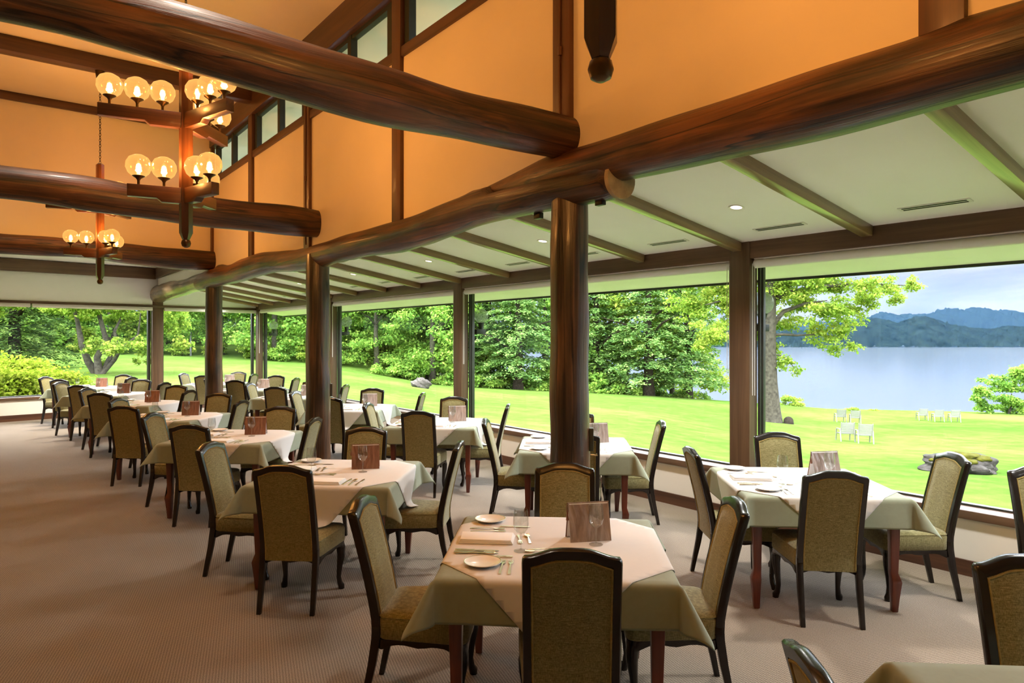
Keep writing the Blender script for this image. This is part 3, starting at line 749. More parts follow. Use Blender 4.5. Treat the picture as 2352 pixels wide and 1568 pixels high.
# ------------------------------------------------------------------ dining chair
def rrect(wf, wb, y0, y1, r, inset, n=5):
    """rounded trapezoid outline (wf front half width at y1, wb back half width at y0)"""
    cs = [(wb, y0, -1), (wf, y1, 0), (-wf, y1, 1), (-wb, y0, 2)]
    pts = []
    for (x, y, q) in cs:
        sx, sy = (1 if x > 0 else -1), (1 if y == y1 else -1)
        cx, cy = x - sx * (r + inset), y - sy * (r + inset)
        st = {(1, -1): -PI / 2, (1, 1): 0, (-1, 1): PI / 2, (-1, -1): PI}[(sx, sy)]
        for k in range(n + 1):
            a = st + PI / 2 * k / n
            pts.append((cx + r * math.cos(a), cy + r * math.sin(a)))
    return pts
def yb(z):            # centre line of the back, leaning away above the seat
    return -0.205 if z < 0.40 else -0.205 - 0.13 * ((z - 0.40) / 0.56) ** 1.25
def crest(x):         # height of the top rail
    u = abs(x) / 0.19
    return 0.928 + 0.030 * (1 - sstep(0.25, 0.92, u)) + 0.004 * (1 - u)
def make_chair():
    root = empty('dining_chair')
    seat = MB(); R = lambda ins, z, dz=0: [(x, y, z) for x, y in rrect(0.232, 0.195, -0.20, 0.235, 0.045, ins)]
    rs = [R(0.006, 0.338), R(0.0, 0.346), R(0.0, 0.428), R(0.004, 0.437), R(0.001, 0.443), R(0.012, 0.456), R(0.045, 0.466), R(0.10, 0.472)]
    seat.rings(rs); seat.build('seat', MT['fabric'], root, 60)
    fr = MB(); out = rrect(0.228, 0.192, -0.205, 0.230, 0.04, 0.0, 5)
    # densify for the scalloped lower edge
    P2 = []
    for i in range(len(out)):
        a, b = out[i], out[(i + 1) % len(out)]
        m = max(1, int(math.hypot(a[0] - b[0], a[1] - b[1]) / 0.03))
        P2 += [(lerp(a[0], b[0], k / m), lerp(a[1], b[1], k / m)) for k in range(m)]
    def low(x, y):
        c = min(abs(x) / 0.23, abs(y) / 0.23) if max(abs(x), abs(y)) > 0.15 else 0
        return 0.318 - 0.038 * sstep(0.45, 0.95, c) - 0.010 * (1 - sstep(0.0, 0.3, c))
    inner = lambda k: [(x * k, y * k) for x, y in P2]
    fr.rings([[(x, y, 0.339) for x, y in inner(0.9)], [(x, y, 0.339) for x, y in P2], [(x * 1.003, y * 1.003, low(x, y) + 0.006) for x, y in P2], [(x, y, low(x, y)) for x, y in inner(0.985)], [(x, y, low(x, y) + 0.004) for x, y in inner(0.9)]], None, False, False)
    fr.build('seat_frame', MT['ebony'], root, 40)
    # upholstered back
    def pan(u, v, side):
        x = (u - 0.5) * 2 * 0.158
        zt = crest(x) - 0.040
        z = lerp(0.325, zt, v)
        e = min(u, 1 - u, v * 2.2, (1 - v) * 2.2) * 2
        bul = 0.014 * sstep(0, 0.5, e)
        return (x, yb(z) + (0.018 + bul if side > 0 else -0.017 - bul * 0.4), z)
    bk = MB()
    nu, nv = 12, 18
    idx = {}
    vs = []; fs = []
    for side in (1, -1):
        for j in range(nv + 1):
            for i in range(nu + 1):
                idx[(side, i, j)] = len(vs); vs.append(pan(i / nu, j / nv, side))
    for j in range(nv):
        for i in range(nu):
            fs.append((idx[1, i, j], idx[1, i + 1, j], idx[1, i + 1, j + 1], idx[1, i, j + 1]))
            fs.append((idx[-1, i, j], idx[-1, i, j + 1], idx[-1, i + 1, j + 1], idx[-1, i + 1, j]))
    per = [(i, 0) for i in range(nu)] + [(nu, j) for j in range(nv)] + [(i, nv) for i in range(nu, 0, -1)] + [(0, j) for j in range(nv, 0, -1)]
    for k in range(len(per)):
        a, b = per[k], per[(k + 1) % len(per)]
        fs.append((idx[(1,) + a], idx[(-1,) + a], idx[(-1,) + b], idx[(1,) + b]))
    bk.add(vs, fs); back = bk.build('backrest', MT['fabric'], root, 60)
    # piping round the panel, front and rear
    for side in (1, -1):
        pp = []
        for i in range(0, 15): pp.append(((-1) * 0.152, 0.335 + (crest(0.152) - 0.048 - 0.335) * i / 14))
        for i in range(1, 13): x = -0.152 + 0.304 * i / 12; pp.append((x, crest(x) - 0.048))
        for i in range(1, 15): pp.append((0.152, crest(0.152) - 0.048 - (crest(0.152) - 0.048 - 0.335) * i / 14))
        MB().tube([(x, yb(z) + (0.020 if side > 0 else -0.019), z) for x, z in pp], 0.0042, 6).build('piping', MT['piping'], back)
    # stiles and crest rail as one bent frame
    O, I = [], []
    for i in range(9): z = lerp(0.36, 0.900, i / 8); O.append((-0.190, z)); I.append((-0.157, min(z, crest(0.157) - 0.042)))
    O += [(-0.188, 0.918), (-0.180, crest(0.18))]; I += [(-0.157, crest(0.157) - 0.0415), (-0.1565, crest(0.157) - 0.0412)]
    for i in range(1, 16): x = -0.18 + 0.36 * i / 16; O.append((x, crest(x))); I.append((x * 0.157 / 0.19, crest(x * 0.157 / 0.19) - 0.041))
    O += [(0.180, crest(0.18)), (0.188, 0.918)]; I += [(0.1565, crest(0.157) - 0.0412), (0.157, crest(0.157) - 0.0415)]
    for i in range(8, -1, -1): z = lerp(0.36, 0.900, i / 8); O.append((0.190, z)); I.append((0.157, min(z, crest(0.157) - 0.042)))
    bf = MB(); rings = []
    for (ox, oz), (ix, iz) in zip(O, I):
        d = 0.021
        mx, mz = lerp(ox, ix, 0.14), lerp(oz, iz, 0.14)
        rings.append([(ix, yb(iz) + d, iz), (mx, yb(mz) + d, mz), (ox, yb(oz) + d * 0.55, oz), (ox, yb(oz) - d * 0.55, oz), (mx, yb(mz) - d, mz), (ix, yb(iz) - d, iz)])
    bf.rings(rings); bf.build('back_frame', MT['ebony'], root, 50)
    def rect_leg(path, hw, hd):
        return MB().rings([[(x - w, y - e, z), (x + w, y - e, z), (x + w, y + e, z), (x - w, y + e, z)] for (x, y, z), w, e in zip(path, hw, hd)])
    for sx in (-1, 1):
        rect_leg([(sx * 0.173, -0.272, 0.0), (sx * 0.173, -0.252, 0.10), (sx * 0.173, -0.226, 0.22), (sx * 0.173, -0.207, 0.34), (sx * 0.173, -0.205, 0.40)], [0.014, 0.015, 0.017, 0.0175, 0.017], [0.014, 0.016, 0.019, 0.021, 0.0205]).build('leg', MT['ebony'], root, 40, 0.003)
        MB().tube([(sx * 0.193, 0.193, 0.335), (sx * 0.203, 0.203, 0.285), (sx * 0.204, 0.204, 0.235), (sx * 0.196, 0.196, 0.16), (sx * 0.191, 0.191, 0.09), (sx * 0.196, 0.196, 0.045), (sx * 0.205, 0.205, 0.022), (sx * 0.206, 0.206, 0.0)], [0.030, 0.032, 0.028, 0.020, 0.016, 0.018, 0.023, 0.020], 10).build('leg', MT['ebony'], root, 60)
    return root
chair0 = make_chair()
used = [False]
def place_chair(x, y, face, label, group):
    """x, y: the middle of the top rail; face: compass of the sitter's gaze (0 = +X)"""
    c = chair0 if not used[0] else copy_tree(chair0)
    used[0] = True
    c.location = (x + 0.335 * math.cos(face), y + 0.335 * math.sin(face), 0)
    c.rotation_euler = (0, 0, face - PI / 2)
    tag(c, label, 'chair', group)
    return c

# ------------------------------------------------------------------ tables
TH = 0.50          # half the table top
TZ = 0.735
def make_table():
    root = empty('dining_table')
    MB().box(-TH, TH, -TH, TH, 0.70, 0.728).build('tabletop', MT['mahog'], root, 30, 0.006)
    ap = MB()
    for k in range(4):
        ap.box(-0.41, 0.41, -0.445, -0.42, 0.61, 0.70, Matrix.Rotation(PI / 2 * k, 4, 'Z'))
    ap.build('apron', MT['mahog'], root)
    for sx in (-1, 1):
        for sy in (-1, 1):
            path, hw = [], []
            for z, off, w in ((0.70, 0.0, 0.032), (0.45, 0.0, 0.027), (0.25, -0.002, 0.023), (0.215, 0.005, 0.027), (0.195, 0.008, 0.030), (0.17, 0.007, 0.028), (0.08, 0.004, 0.022), (0.0, 0.002, 0.018)):
                path.append((sx * (0.43 + off), sy * (0.43 + off), z)); hw.append(w)
            MB().rings([[(x - w, y - w, z), (x + w, y - w, z), (x + w, y + w, z), (x - w, y + w, z)] for (x, y, z), w in zip(path, hw)]).build('leg', MT['mahog'], root, 40, 0.004)
    return root
def drape(u, v, lift, hw=TH + 0.004, sd=0.0, floor=None):
    ex, ey = max(abs(u) - hw, 0), max(abs(v) - hw, 0)
    sx, sy = (1 if u > 0 else -1), (1 if v > 0 else -1)
    cu, cv = max(-hw, min(hw, u)), max(-hw, min(hw, v))
    e = math.hypot(ex, ey)
    if e < 1e-6:
        return (u, v, TZ + lift)
    dx, dy = ex / e, ey / e
    diag = 2 * dx * dy
    # flare grows towards the corner; soft ripple along the sides
    along = cv if ex >= ey else cu
    fl = lerp(0.05, 0.62, diag) + 0.04 * math.sin(along * 7 + sd) * (1 - diag) * min(1, e * 6)
    r = 0.012
    drop = e
    out = math.sin(fl) * e + r * min(1, e / 0.02); dn = math.cos(fl) * e
    dn = max(0, dn - 0.004)
    if floor is not None and dn > floor - 0.03:       # the point comes to rest on the seat and runs out over it
        ex_ = dn - (floor - 0.03)
        q = min(ex_ / 0.06, 1.0)
        sag = 0.03 * (1 - (1 - q) ** 2)
        out += ex_ - sag * 0.6
        dn = floor - 0.03 + sag
    return (cu + sx * dx * (out + lift), cv + sy * dy * (out + lift), TZ + lift - dn)
def cloth_obj(name, half, rot, lift, mat, n, sd):
    """flat cloth on a grid aligned with the table edge, cut to its outline, then draped"""
    hw = TH + 0.004
    ext = 0.94 if rot else half
    stp = (0.695 - hw) / 16; e = max(16, int(math.ceil((ext - hw) / stp))); ext = max(ext, hw + stp * e) if rot else ext; mid = 24
    ax = [-ext + (ext - hw) * k / e for k in range(e)] + [-hw + 2 * hw * k / mid for k in range(mid)] + [hw + (ext - hw) * k / e for k in range(e + 1)]
    w = len(ax)
    bm = bmesh.new()
    vv = [[bm.verts.new((x, y, 0)) for x in ax] for y in ax]
    for j in range(w - 1):
        for i in range(w - 1):
            q = (vv[j][i], vv[j][i + 1], vv[j + 1][i + 1], vv[j + 1][i])
            cx_, cy_ = ax[i] + ax[i + 1], ax[j] + ax[j + 1]
            if cx_ * cy_ > 0: fs = ((q[0], q[1], q[2]), (q[0], q[2], q[3]))
            else: fs = ((q[0], q[1], q[3]), (q[1], q[2], q[3]))
            for f in fs: bm.faces.new(f)
    if rot:
        for k in range(4):
            a_ = rot + PI / 2 * k
            no = Vector((math.cos(a_), math.sin(a_), 0))
            bmesh.ops.bisect_plane(bm, geom=bm.verts[:] + bm.edges[:] + bm.faces[:], dist=1e-5, plane_co=no * half, plane_no=no, clear_outer=True)
    for v in bm.verts:
        v.co = drape(v.co.x, v.co.y, lift, sd=sd, floor=(TZ - 0.478) if rot else None)
    bmesh.ops.recalc_face_normals(bm, faces=bm.faces)
    me = bpy.data.meshes.new(name); bm.to_mesh(me); bm.free()
    me.polygons.foreach_set('use_smooth', [True] * len(me.polygons))
    me.materials.append(mat)
    o = obj(name, me)
    md = o.modifiers.new('thickness', 'SOLIDIFY'); md.thickness = 0.0022; md.offset = -1
    return o
table0 = make_table()
cloths = [cloth_obj('tablecloth', 0.695, 0.0, 0.003, MT['green'], 48, k * 2.1) for k in range(3)]
overs = [cloth_obj('table_overlay', 0.586, PI / 4 + r, 0.0065, MT['overlay'], 96, k * 2.1) for k, r in enumerate((0.03, -0.04, 0.06))]
ROT = math.radians(-4)
TABS = {'T0': (1.66, 1.60), 'T1': (0.217, 3.35), 'T2': (-1.31, 5.17), 'T3': (-2.87, 7.05), 'T4': (-4.40, 8.85), 'T5': (-5.88, 10.70), 'T6': (-7.33, 12.45), 'T7': (-8.74, 14.12),
        'W1': (2.05, 4.84), 'W2': (0.60, 6.52), 'W3': (-0.90, 8.22), 'W4': (-2.35, 10.05), 'W5': (-3.85, 11.95), 'W6': (-5.28, 13.75), 'W7': (-6.66, 15.40)}
WHERE = {'T0': 'the cut-off table in the bottom corner', 'T1': 'the foreground table', 'W1': 'the nearest window table', 'W2': 'the window table behind the near column'}
for i, k in enumerate(('T2', 'T3', 'T4', 'T5', 'T6', 'T7')): WHERE[k] = 'the %s table of the aisle row' % NUM[i + 1]
for i, k in enumerate(('W3', 'W4', 'W5', 'W6', 'W7')): WHERE[k] = 'the %s table of the window row' % NUM[i + 2]
WHERE['T7'] = 'the farthest table of the aisle row'; WHERE['W7'] = 'the farthest table of the window row'
uc, uo = {}, {}
for i, (k, (x, y)) in enumerate(TABS.items()):
    row = 'aisle row' if k[0] == 'T' else 'window row'
    w = WHERE[k]
    t = table0 if i == 0 else copy_tree(table0)
    t.location = (x, y, 0); t.rotation_euler = (0, 0, ROT)
    tag(t, 'square mahogany-legged table under cloths, %s' % w, 'table', 'square tables of the ' + row)
    q = i % 3
    c = cloths[q] if q not in uc else cloths[q].copy()
    if q in uc: COL.objects.link(c)
    uc[q] = 1; c.location = (x, y, 0); c.rotation_euler = (0, 0, ROT + (PI if i % 2 else 0))
    tag(c, 'sage green square tablecloth with hanging corners on %s' % w, 'tablecloth', 'green tablecloths of the ' + row)
    if k == 'T0':
        continue
    c = overs[q] if q not in uo else overs[q].copy()
    if q in uo: COL.objects.link(c)
    uo[q] = 1; c.location = (x, y, 0); c.rotation_euler = (0, 0, ROT + (PI if i % 2 else 0))
    tag(c, 'white overlay cloth laid diagonally on %s' % w, 'tablecloth', 'white overlays of the ' + row)

# chairs: middle of the top rail as measured, and the way the sitter faces
E_, N_, W_, S_ = ROT, PI / 2 + ROT, PI + ROT, -PI / 2 + ROT
CH = {
 'T0': [('aisle', .735, 1.69, E_), ('far', 1.90, 2.49, S_)],
 'T1': [('near', .229, 2.62, N_), ('far', .335, 4.34, S_), ('aisle', -.755, 3.40, E_), ('window', 1.115, 3.37, W_)],
 'T2': [('near', -1.438, 4.26, N_), ('far', -1.30, 6.12, S_), ('aisle', -2.31, 5.20, E_), ('window', -.395, 5.25, W_)],
 'T3': [('near', -2.965, 6.37, N_), ('far', -2.70, 7.98, S_), ('aisle', -3.84, 7.30, E_), ('window', -1.97, 6.80, W_)],
 'T4': [('near', -4.57, 8.01, N_), ('far', -4.24, 9.90, S_), ('aisle', -5.24, 9.06, E_), ('window', -3.45, 8.74, W_)],
 'T5': [('near', -6.00, 9.95, N_), ('far', -5.69, 11.6, S_), ('aisle', -6.80, 11.0, E_), ('window', -4.94, 10.48, W_)],
 'T6': [('near', -7.38, 11.6, N_), ('far', -7.20, 13.3, S_), ('aisle', -8.27, 12.48, E_), ('window', -6.26, 12.33, W_)],
 'T7': [('near', -8.80, 13.25, N_), ('far', -8.50, 15.0, S_), ('aisle', -9.68, 14.15, E_), ('window', -7.80, 14.02, W_)],
 'W1': [('near', 1.94, 4.15, N_ - .04), ('far', 2.23, 5.76, S_), ('aisle', 1.30, 4.97, E_ + .06), ('window', 3.06, 4.72, W_)],
 'W2': [('near', .55, 5.75, N_), ('far', .70, 7.42, S_), ('aisle', -.27, 6.75, E_), ('window', 1.45, 6.58, W_)],
 'W3': [('near', -1.02, 7.55, N_), ('far', -.79, 9.32, S_), ('aisle', -1.79, 8.47, E_), ('window', -.04, 8.25, W_)],
 'W4': [('near', -2.47, 9.18, N_), ('far', -2.22, 10.88, S_), ('aisle', -3.27, 10.38, E_), ('window', -1.30, 10.0, W_)],
 'W5': [('near', -3.88, 11.18, N_), ('far', -3.75, 12.85, S_), ('aisle', -4.66, 12.2, E_), ('window', -2.85, 11.75, W_)],
 'W6': [('near', -5.26, 12.98, N_), ('far', -5.02, 14.68, S_), ('aisle', -6.2, 13.95, E_), ('window', -4.35, 13.8, W_)],
 'W7': [('near', -6.62, 14.68, N_), ('far', -6.50, 16.12, S_), ('aisle', -7.52, 15.6, E_), ('window', -5.77, 15.3, W_)],
}
for k, lst in CH.items():
    row = 'aisle row' if k[0] == 'T' else 'window row'
    tx, ty = TABS[k]
    for side, x, y, f in lst:
        # keep seats clear of the table legs
        lx, ly = -math.sin(f), math.cos(f)
        lat = (x - tx) * lx + (y - ty) * ly
        if abs(lat) > 0.15:
            d_ = lat - math.copysign(0.15, lat); x -= lx * d_; y -= ly * d_
        rad = -((x - tx) * math.cos(f) + (y - ty) * math.sin(f)); need = 0.785 if side == 'near' else (0.76 if k == 'W1' else 0.84)
        if rad < need: x -= math.cos(f) * (need - rad); y -= math.sin(f) * (need - rad)
        place_chair(x, y, f, 'high-backed olive fabric chair on the %s side of %s' % (side, WHERE[k]), 'dining chairs of the ' + row)
place_chair(3.27, 4.24, S_, 'olive fabric chair cut by the frame, between lake wall and nearest window table', 'dining chairs of the window row')

# ------------------------------------------------------------------ table settings
def make_plate():
    r = empty('side_plate')
    MB().lathe([(0.001, 0.0045), (0.048, 0.005), (0.056, 0.009), (0.084, 0.017), (0.085, 0.0155), (0.057, 0.004), (0.05, 0.0), (0.001, 0.0)], 36).build('dish', MT['china'], r, 60)
    MB().lathe([(0.0805, 0.0166), (0.0835, 0.0176), (0.0845, 0.0174), (0.0815, 0.0162)], 36, cap0=False, cap1=False).build('rim_band', MT['silver'], r, 60)
    return r
def make_glass():
    r = empty('wine_glass')
    MB().lathe([(0.001, 0.0), (0.034, 0.0), (0.034, 0.0022), (0.012, 0.006), (0.005, 0.012)], 24, cap1=False).build('foot', MT['wineglass'], r, 60)
    MB().tube([(0, 0, 0.009), (0, 0, 0.04), (0, 0, 0.082)], [0.0048, 0.0036, 0.006], 10).build('stem', MT['wineglass'], r, 60)
    MB().lathe([(0.005, 0.080), (0.020, 0.088), (0.033, 0.106), (0.037, 0.128), (0.036, 0.155), (0.0315, 0.198), (0.0305, 0.198), (0.035, 0.155), (0.036, 0.128), (0.032, 0.108), (0.019, 0.091), (0.001, 0.085)], 28, cap0=False).build('bowl', MT['wineglass'], r, 60)
    return r
def flat_strip(mb, stations, th=0.0025, z0=0.0):
    rs = []
    for y, w, z in stations:
        rs.append([(-w, y, z0 + z), (w, y, z0 + z), (w * 0.9, y, z0 + z + th), (-w * 0.9, y, z0 + z + th)])
    return mb.rings(rs)
def m_fork(L=0.185):
    mb = MB(); k = L / 0.185
    flat_strip(mb, [(-0.092 * k, 0.007, 0), (-0.06 * k, 0.006, 0.002), (0.0, 0.003, 0.005), (0.03 * k, 0.0035, 0.004), (0.042 * k, 0.010, 0.002), (0.055 * k, 0.011, 0.0015)])
    for x in (-0.0088, -0.003, 0.003, 0.0088):
        mb.box(x - 0.0015, x + 0.0015, 0.054 * k, 0.092 * k, 0.0015, 0.004)
    return mb.mesh('fork', MT['silver'], 40)
def m_spoon(L=0.19):
    mb = MB(); k = L / 0.19
    flat_strip(mb, [(-0.095 * k, 0.007, 0), (-0.06 * k, 0.006, 0.002), (0.0, 0.003, 0.006), (0.04 * k, 0.004, 0.005)])
    n = 16
    rs = []
    for q, (sc, z) in enumerate(((1.0, 0.006), (0.96, 0.0075), (0.7, 0.0035), (0.3, 0.0015), (0.02, 0.001))):
        rs.append([(0.019 * k * sc * math.cos(2 * PI * j / n), 0.066 * k + 0.030 * k * sc * math.sin(2 * PI * j / n), z) for j in range(n)])
    mb.rings(rs); mb.rings([[(x, y, z) for x, y, z in rs[0]], [(x * 0.9, (y - 0.066 * k) * 0.9 + 0.066 * k, 0.001) for x, y, z in rs[0]]], None, False, True)
    return mb.mesh('spoon', MT['silver'], 60)
def m_knife(L=0.21):
    mb = MB(); k = L / 0.21
    flat_strip(mb, [(-0.105 * k, 0.007, 0), (-0.10 * k, 0.008, 0), (-0.03 * k, 0.006, 0), (-0.012 * k, 0.0055, 0)], 0.006)
    flat_strip(mb, [(-0.012 * k, 0.006, 0.002), (0.01 * k, 0.009, 0.002), (0.08 * k, 0.009, 0.002), (0.105 * k, 0.002, 0.002)], 0.0015)
    return mb.mesh('knife', MT['silver'], 40)
def make_menu(shiny):
    r = empty('menu_stand'); mat = MT['menu_sheen_paint'] if shiny else MT['menu']
    w, h, d = 0.105, 0.185, 0.05
    for sg in (1, -1):
        # leaning board: foot at y = -sg*d, top at y = 0
        rs = []
        for z, y in ((0.0, -sg * d), (h, 0.0)):
            rs.append([(-w, y - 0.002, z), (w, y - 0.002, z), (w, y + 0.002, z), (-w, y + 0.002, z)])
        MB().rings(rs).build('cover', mat if sg > 0 else MT['menu'], r, 30)
        rs = [[(x, y + sg * 0.004, z) for x, y, z in ring] for ring in rs]
        rs = [[(x * 0.95, y, max(0.004, z * 0.97)) for x, y, z in ring] for ring in rs]
        MB().rings(rs).build('page', MT['napkin'], r, 30)
    MB().tube([(-w - 0.001, 0.0, h - 0.002), (w + 0.001, 0.0, h - 0.002)], 0.0028, 8).build('spine', mat, r)
    t = MB().tube([(-w - 0.004, 0.0, h), (-w - 0.009, -0.004, h - 0.03), (-w - 0.006, -0.008, h - 0.05)], [0.0018, 0.002, 0.0025], 6)
    t.tube([(-w - 0.006, -0.008, h - 0.05), (-w - 0.005, -0.010, h - 0.085)], [0.003, 0.008], 8)
    t.build('tassel', MT['menu'], r)
    return r
def m_napkin():
    mb = MB()
    for k in range(4):
        z = 0.0052 * k
        ins = 0.003 * k
        f = 0.0012
        mb.rings([[(x * 1.0, y, zz) for x, y in [(-0.135 + ins, -0.075 + ins), (0.135 - ins, -0.075), (0.135 - ins, 0.075 - ins), (-0.135, 0.075 - ins)]] for zz in (z, z + 0.005)])
    return mb.mesh('folded_napkin', MT['napkin'], 30, 0.0018)
PROTO = {'plate': make_plate(), 'glass': make_glass(), 'menu': make_menu(False), 'menu_sheen_paint': make_menu(True)}
ME = {'fork': m_fork(), 'spoon': m_spoon(), 'knife': m_knife(), 'dessert_spoon': m_spoon(0.15), 'dessert_fork': m_fork(0.15), 'butter_knife': m_knife(0.16), 'napkin': m_napkin()}
pused = set()
def put(kind, tx, ty, x, y, rz, label, cat, group, name, z=TZ + 0.0078):
    c, s = math.cos(ROT), math.sin(ROT)
    loc = (tx + c * x - s * y, ty + s * x + c * y, z)
    if kind in PROTO:
        o = PROTO[kind] if kind not in pused else copy_tree(PROTO[kind]); pused.add(kind)
    else:
        o = bpy.data.objects.new(name, ME[kind]); COL.objects.link(o)
    o.location = loc; o.rotation_euler = (0, 0, ROT + rz)
    tag(o, label, cat, group)
rr = random.Random(4)
for k, (tx, ty) in TABS.items():
    if k == 'T0': continue
    w = WHERE[k]; row = 'aisle row' if k[0] == 'T' else 'window row'
    far = k in ('T5', 'T6', 'T7', 'W5', 'W6', 'W7')
    # one setting for the aisle side (a = 0: diner looks +x) and one for the near side
    for side, base in (('aisle', -PI / 2), ('near', 0.0)):
        cb, sb = math.cos(base), math.sin(base)
        def P(x, y):  # diner frame: x to the diner's right, y away from the diner, from the table centre
            return (cb * x - sb * y, sb * x + cb * y)
        J = lambda v=0.006: rr.uniform(-v, v)
        def s_(kind, x, y, r, what, cat, grp, name):
            px_, py_ = P(x + J(), y + J())
            put(kind, tx, ty, px_, py_, base + r + J(0.03), '%s at the %s-side place of %s' % (what, side, w), cat, grp + ' of the ' + row, name)
        s_('plate', -0.33 if side == 'near' else -0.39, -0.33 if side == 'near' else -0.36, 0, 'white side plate', 'plate', 'side plates', 'side_plate')
        s_('napkin', 0.02 if side == 'near' else -0.04, -0.39 if side == 'near' else -0.34, PI / 2 * (side == 'aisle') , 'folded white napkin', 'napkin', 'napkins', 'folded_napkin')
        s_('glass', 0.19 if side == 'near' else 0.12, 0.0 if side == 'near' else -0.17, 0, 'stemmed wine glass', 'wine glass', 'wine glasses', 'wine_glass')
        s_('butter_knife', -0.28, -0.22, PI / 2 if side == 'near' else 0.0, 'butter knife', 'knife', 'butter knives', 'butter_knife')
        s_('fork', -0.235, -0.36, 0, 'outer dinner fork', 'fork', 'dinner forks', 'dinner_fork')
        s_('fork', -0.195, -0.36, 0.03, 'inner dinner fork', 'fork', 'dinner forks', 'dinner_fork')
        s_('knife', 0.13 + 0.05 * (side == 'near'), -0.37, 0, 'dinner knife', 'knife', 'dinner knives', 'dinner_knife')
        s_('spoon', 0.175 + 0.05 * (side == 'near'), -0.38, 0.04, 'soup spoon', 'spoon', 'soup spoons', 'soup_spoon')
        if not far:
            s_('knife', 0.165 + 0.11 * (side == 'near'), -0.37, -0.03, 'fish knife', 'knife', 'fish knives', 'fish_knife')
        s_('dessert_spoon', -0.07, -0.14, PI / 2 if side == 'near' else 1.75, 'dessert spoon', 'spoon', 'dessert spoons', 'dessert_spoon')
        s_('dessert_fork', -0.06, -0.105 if side == 'near' else -0.18, -PI / 2 + 0.1 if side == 'near' else -1.45, 'dessert fork', 'fork', 'dessert forks', 'dessert_fork')
    shiny = k[0] == 'W' or k == 'T1'
    put('menu_sheen_paint' if shiny else 'menu', tx, ty, 0.16 if k[0] == 'T' else 0.22, 0.16 if k != 'T1' else 0.10, math.radians(14), ('glossy brown menu stand' if shiny else 'brown wood-grain menu stand') + ' on %s' % w, 'menu stand', 'menu stands of the ' + row, 'menu_stand')

# ------------------------------------------------------------------ lawn, lake, hills
CP = [-2500, -800, 0, 200, 400, 600, 750, 850, 1000, 1250, 1500, 1750, 1900, 2352, 3200, 6000]
CR = [40, 55, 58, 60, 60, 58, 56, 55, 55, 56, 57, 58, 58, 58, 58, 58]
CY = [800, 808, 812, 812, 816, 826, 838, 858, 882, 898, 908, 926, 938, 948, 955, 960]
def crest_at(px):
    R = interp(px, CP, CR); return R, 1.75 - (interp(px, CP, CY) - HY) / F * R
def ground(X, Y):
    px = CX + F * X / max(Y, 0.5)
    R, zc = crest_at(px)
    fac = max(3.0, (5.9 + 0.0) / max(0.25, (-NX) * (px - CX) / F + (-NY)))   # depth of the lake wall along this ray
    yn = min(fac, 20.0)
    t = min(1.0, max(0.0, (Y - yn) / max(5.0, R - yn)))
    t2 = t ** lerp(1.0, 0.78, sstep(1300, 1750, px)) if px > 850 else lerp(t, t ** 0.85, 0.5)
    z = lerp(-0.35, zc, t2)
    if Y > R:
        d = Y - R; wl_ = sstep(900, 1150, px)
        z = zc - wl_ * min(14, d * 0.42) + (1 - wl_) * min(3.0, d * 0.09)
    return z + 0.05 * math.sin(X * 0.35) * math.sin(Y * 0.27) * min(1, Y / 20)
def at_pixel(px, py, lo=6.0):
    """the place on the lawn seen at that pixel"""
    best = None
    Y = lo; R, _ = crest_at(px)
    while Y < R + 0.5:
        z = ground((px - CX) / F * Y, Y)
        if HY + (1.75 - z) / Y * F <= py: break
        Y += 0.1
    X = (px - CX) / F * Y
    return Vector((X, Y, ground(X, Y)))
vs, fs = [], []
pxs = [-2600 + 100 * k for k in range(86)]
for px in pxs:
    R, _ = crest_at(px)
    ys = [2.5 + (R - 2.5) * (k / 34) for k in range(35)] + [R + d for d in (1, 2.5, 5, 9, 15, 25, 40, 60, 90)]
    for Y in ys:
        X = (px - CX) / F * Y; vs.append((X, Y, ground(X, Y)))
w = 44
for i in range(len(pxs) - 1):
    for j in range(w - 1):
        fs.append((i * w + j, (i + 1) * w + j, (i + 1) * w + j + 1, i * w + j + 1))
o = MB().add(vs, fs).build('lawn', MT['lawn'], None, 180); struct(o, 'wide bright green lawn outside, falling to the lake', 'lawn')
LZ = -14.0
o = MB().add([(-2500, 45, LZ), (5000, 45, LZ), (5000, 5000, LZ), (-2500, 5000, LZ)], [(0, 1, 2, 3)]).build('lake', MT['water'], None, 0); struct(o, 'broad calm grey-blue lake', 'lake')
def hills(name, xs, ys, dist, depth, seed, lab, amp):
    rnd = np.random.RandomState(seed)
    nx, ny = 720, 34
    px = np.linspace(xs[0], xs[-1], nx)
    ridge = np.interp(px, xs, ys)
    j = sum(amp / (k + 1) * np.sin(px * 0.021 * (k + 1) * 1.7 + rnd.uniform(0, 6)) for k in range(6)) + rnd.normal(0, amp * 0.35, nx)
    ridge = ridge + j * 0.5
    vs, fs = [], []
    for i in range(nx):
        Dr = dist + depth
        zr = 1.75 + (HY - ridge[i]) / F * Dr
        for k in range(ny):
            u = k / (ny - 1) * 1.5
            Y = dist + depth * u
            prof = (math.sin(min(u, 1) * PI / 2) ** 0.9) if u <= 1 else max(0, 1 - (u - 1) * 0.8)
            z = LZ - 1 + (zr - LZ + 1) * prof * (1 + 0.06 * math.sin(i * 0.31 + k * 0.7) * (u < 1)) + abs(rnd.normal(0, 1)) * amp * 1.1 * dist / 1568 * (u < 1.02)
            X = (px[i] - CX) / F * Y
            vs.append((X, Y, z))
    for i in range(nx - 1):
        for k in range(ny - 1):
            fs.append((i * ny + k, (i + 1) * ny + k, (i + 1) * ny + k + 1, i * ny + k + 1))
    o = MB().add(vs, fs).build(name, MT['hill'], None, 180); struct(o, lab, 'hills'); return o
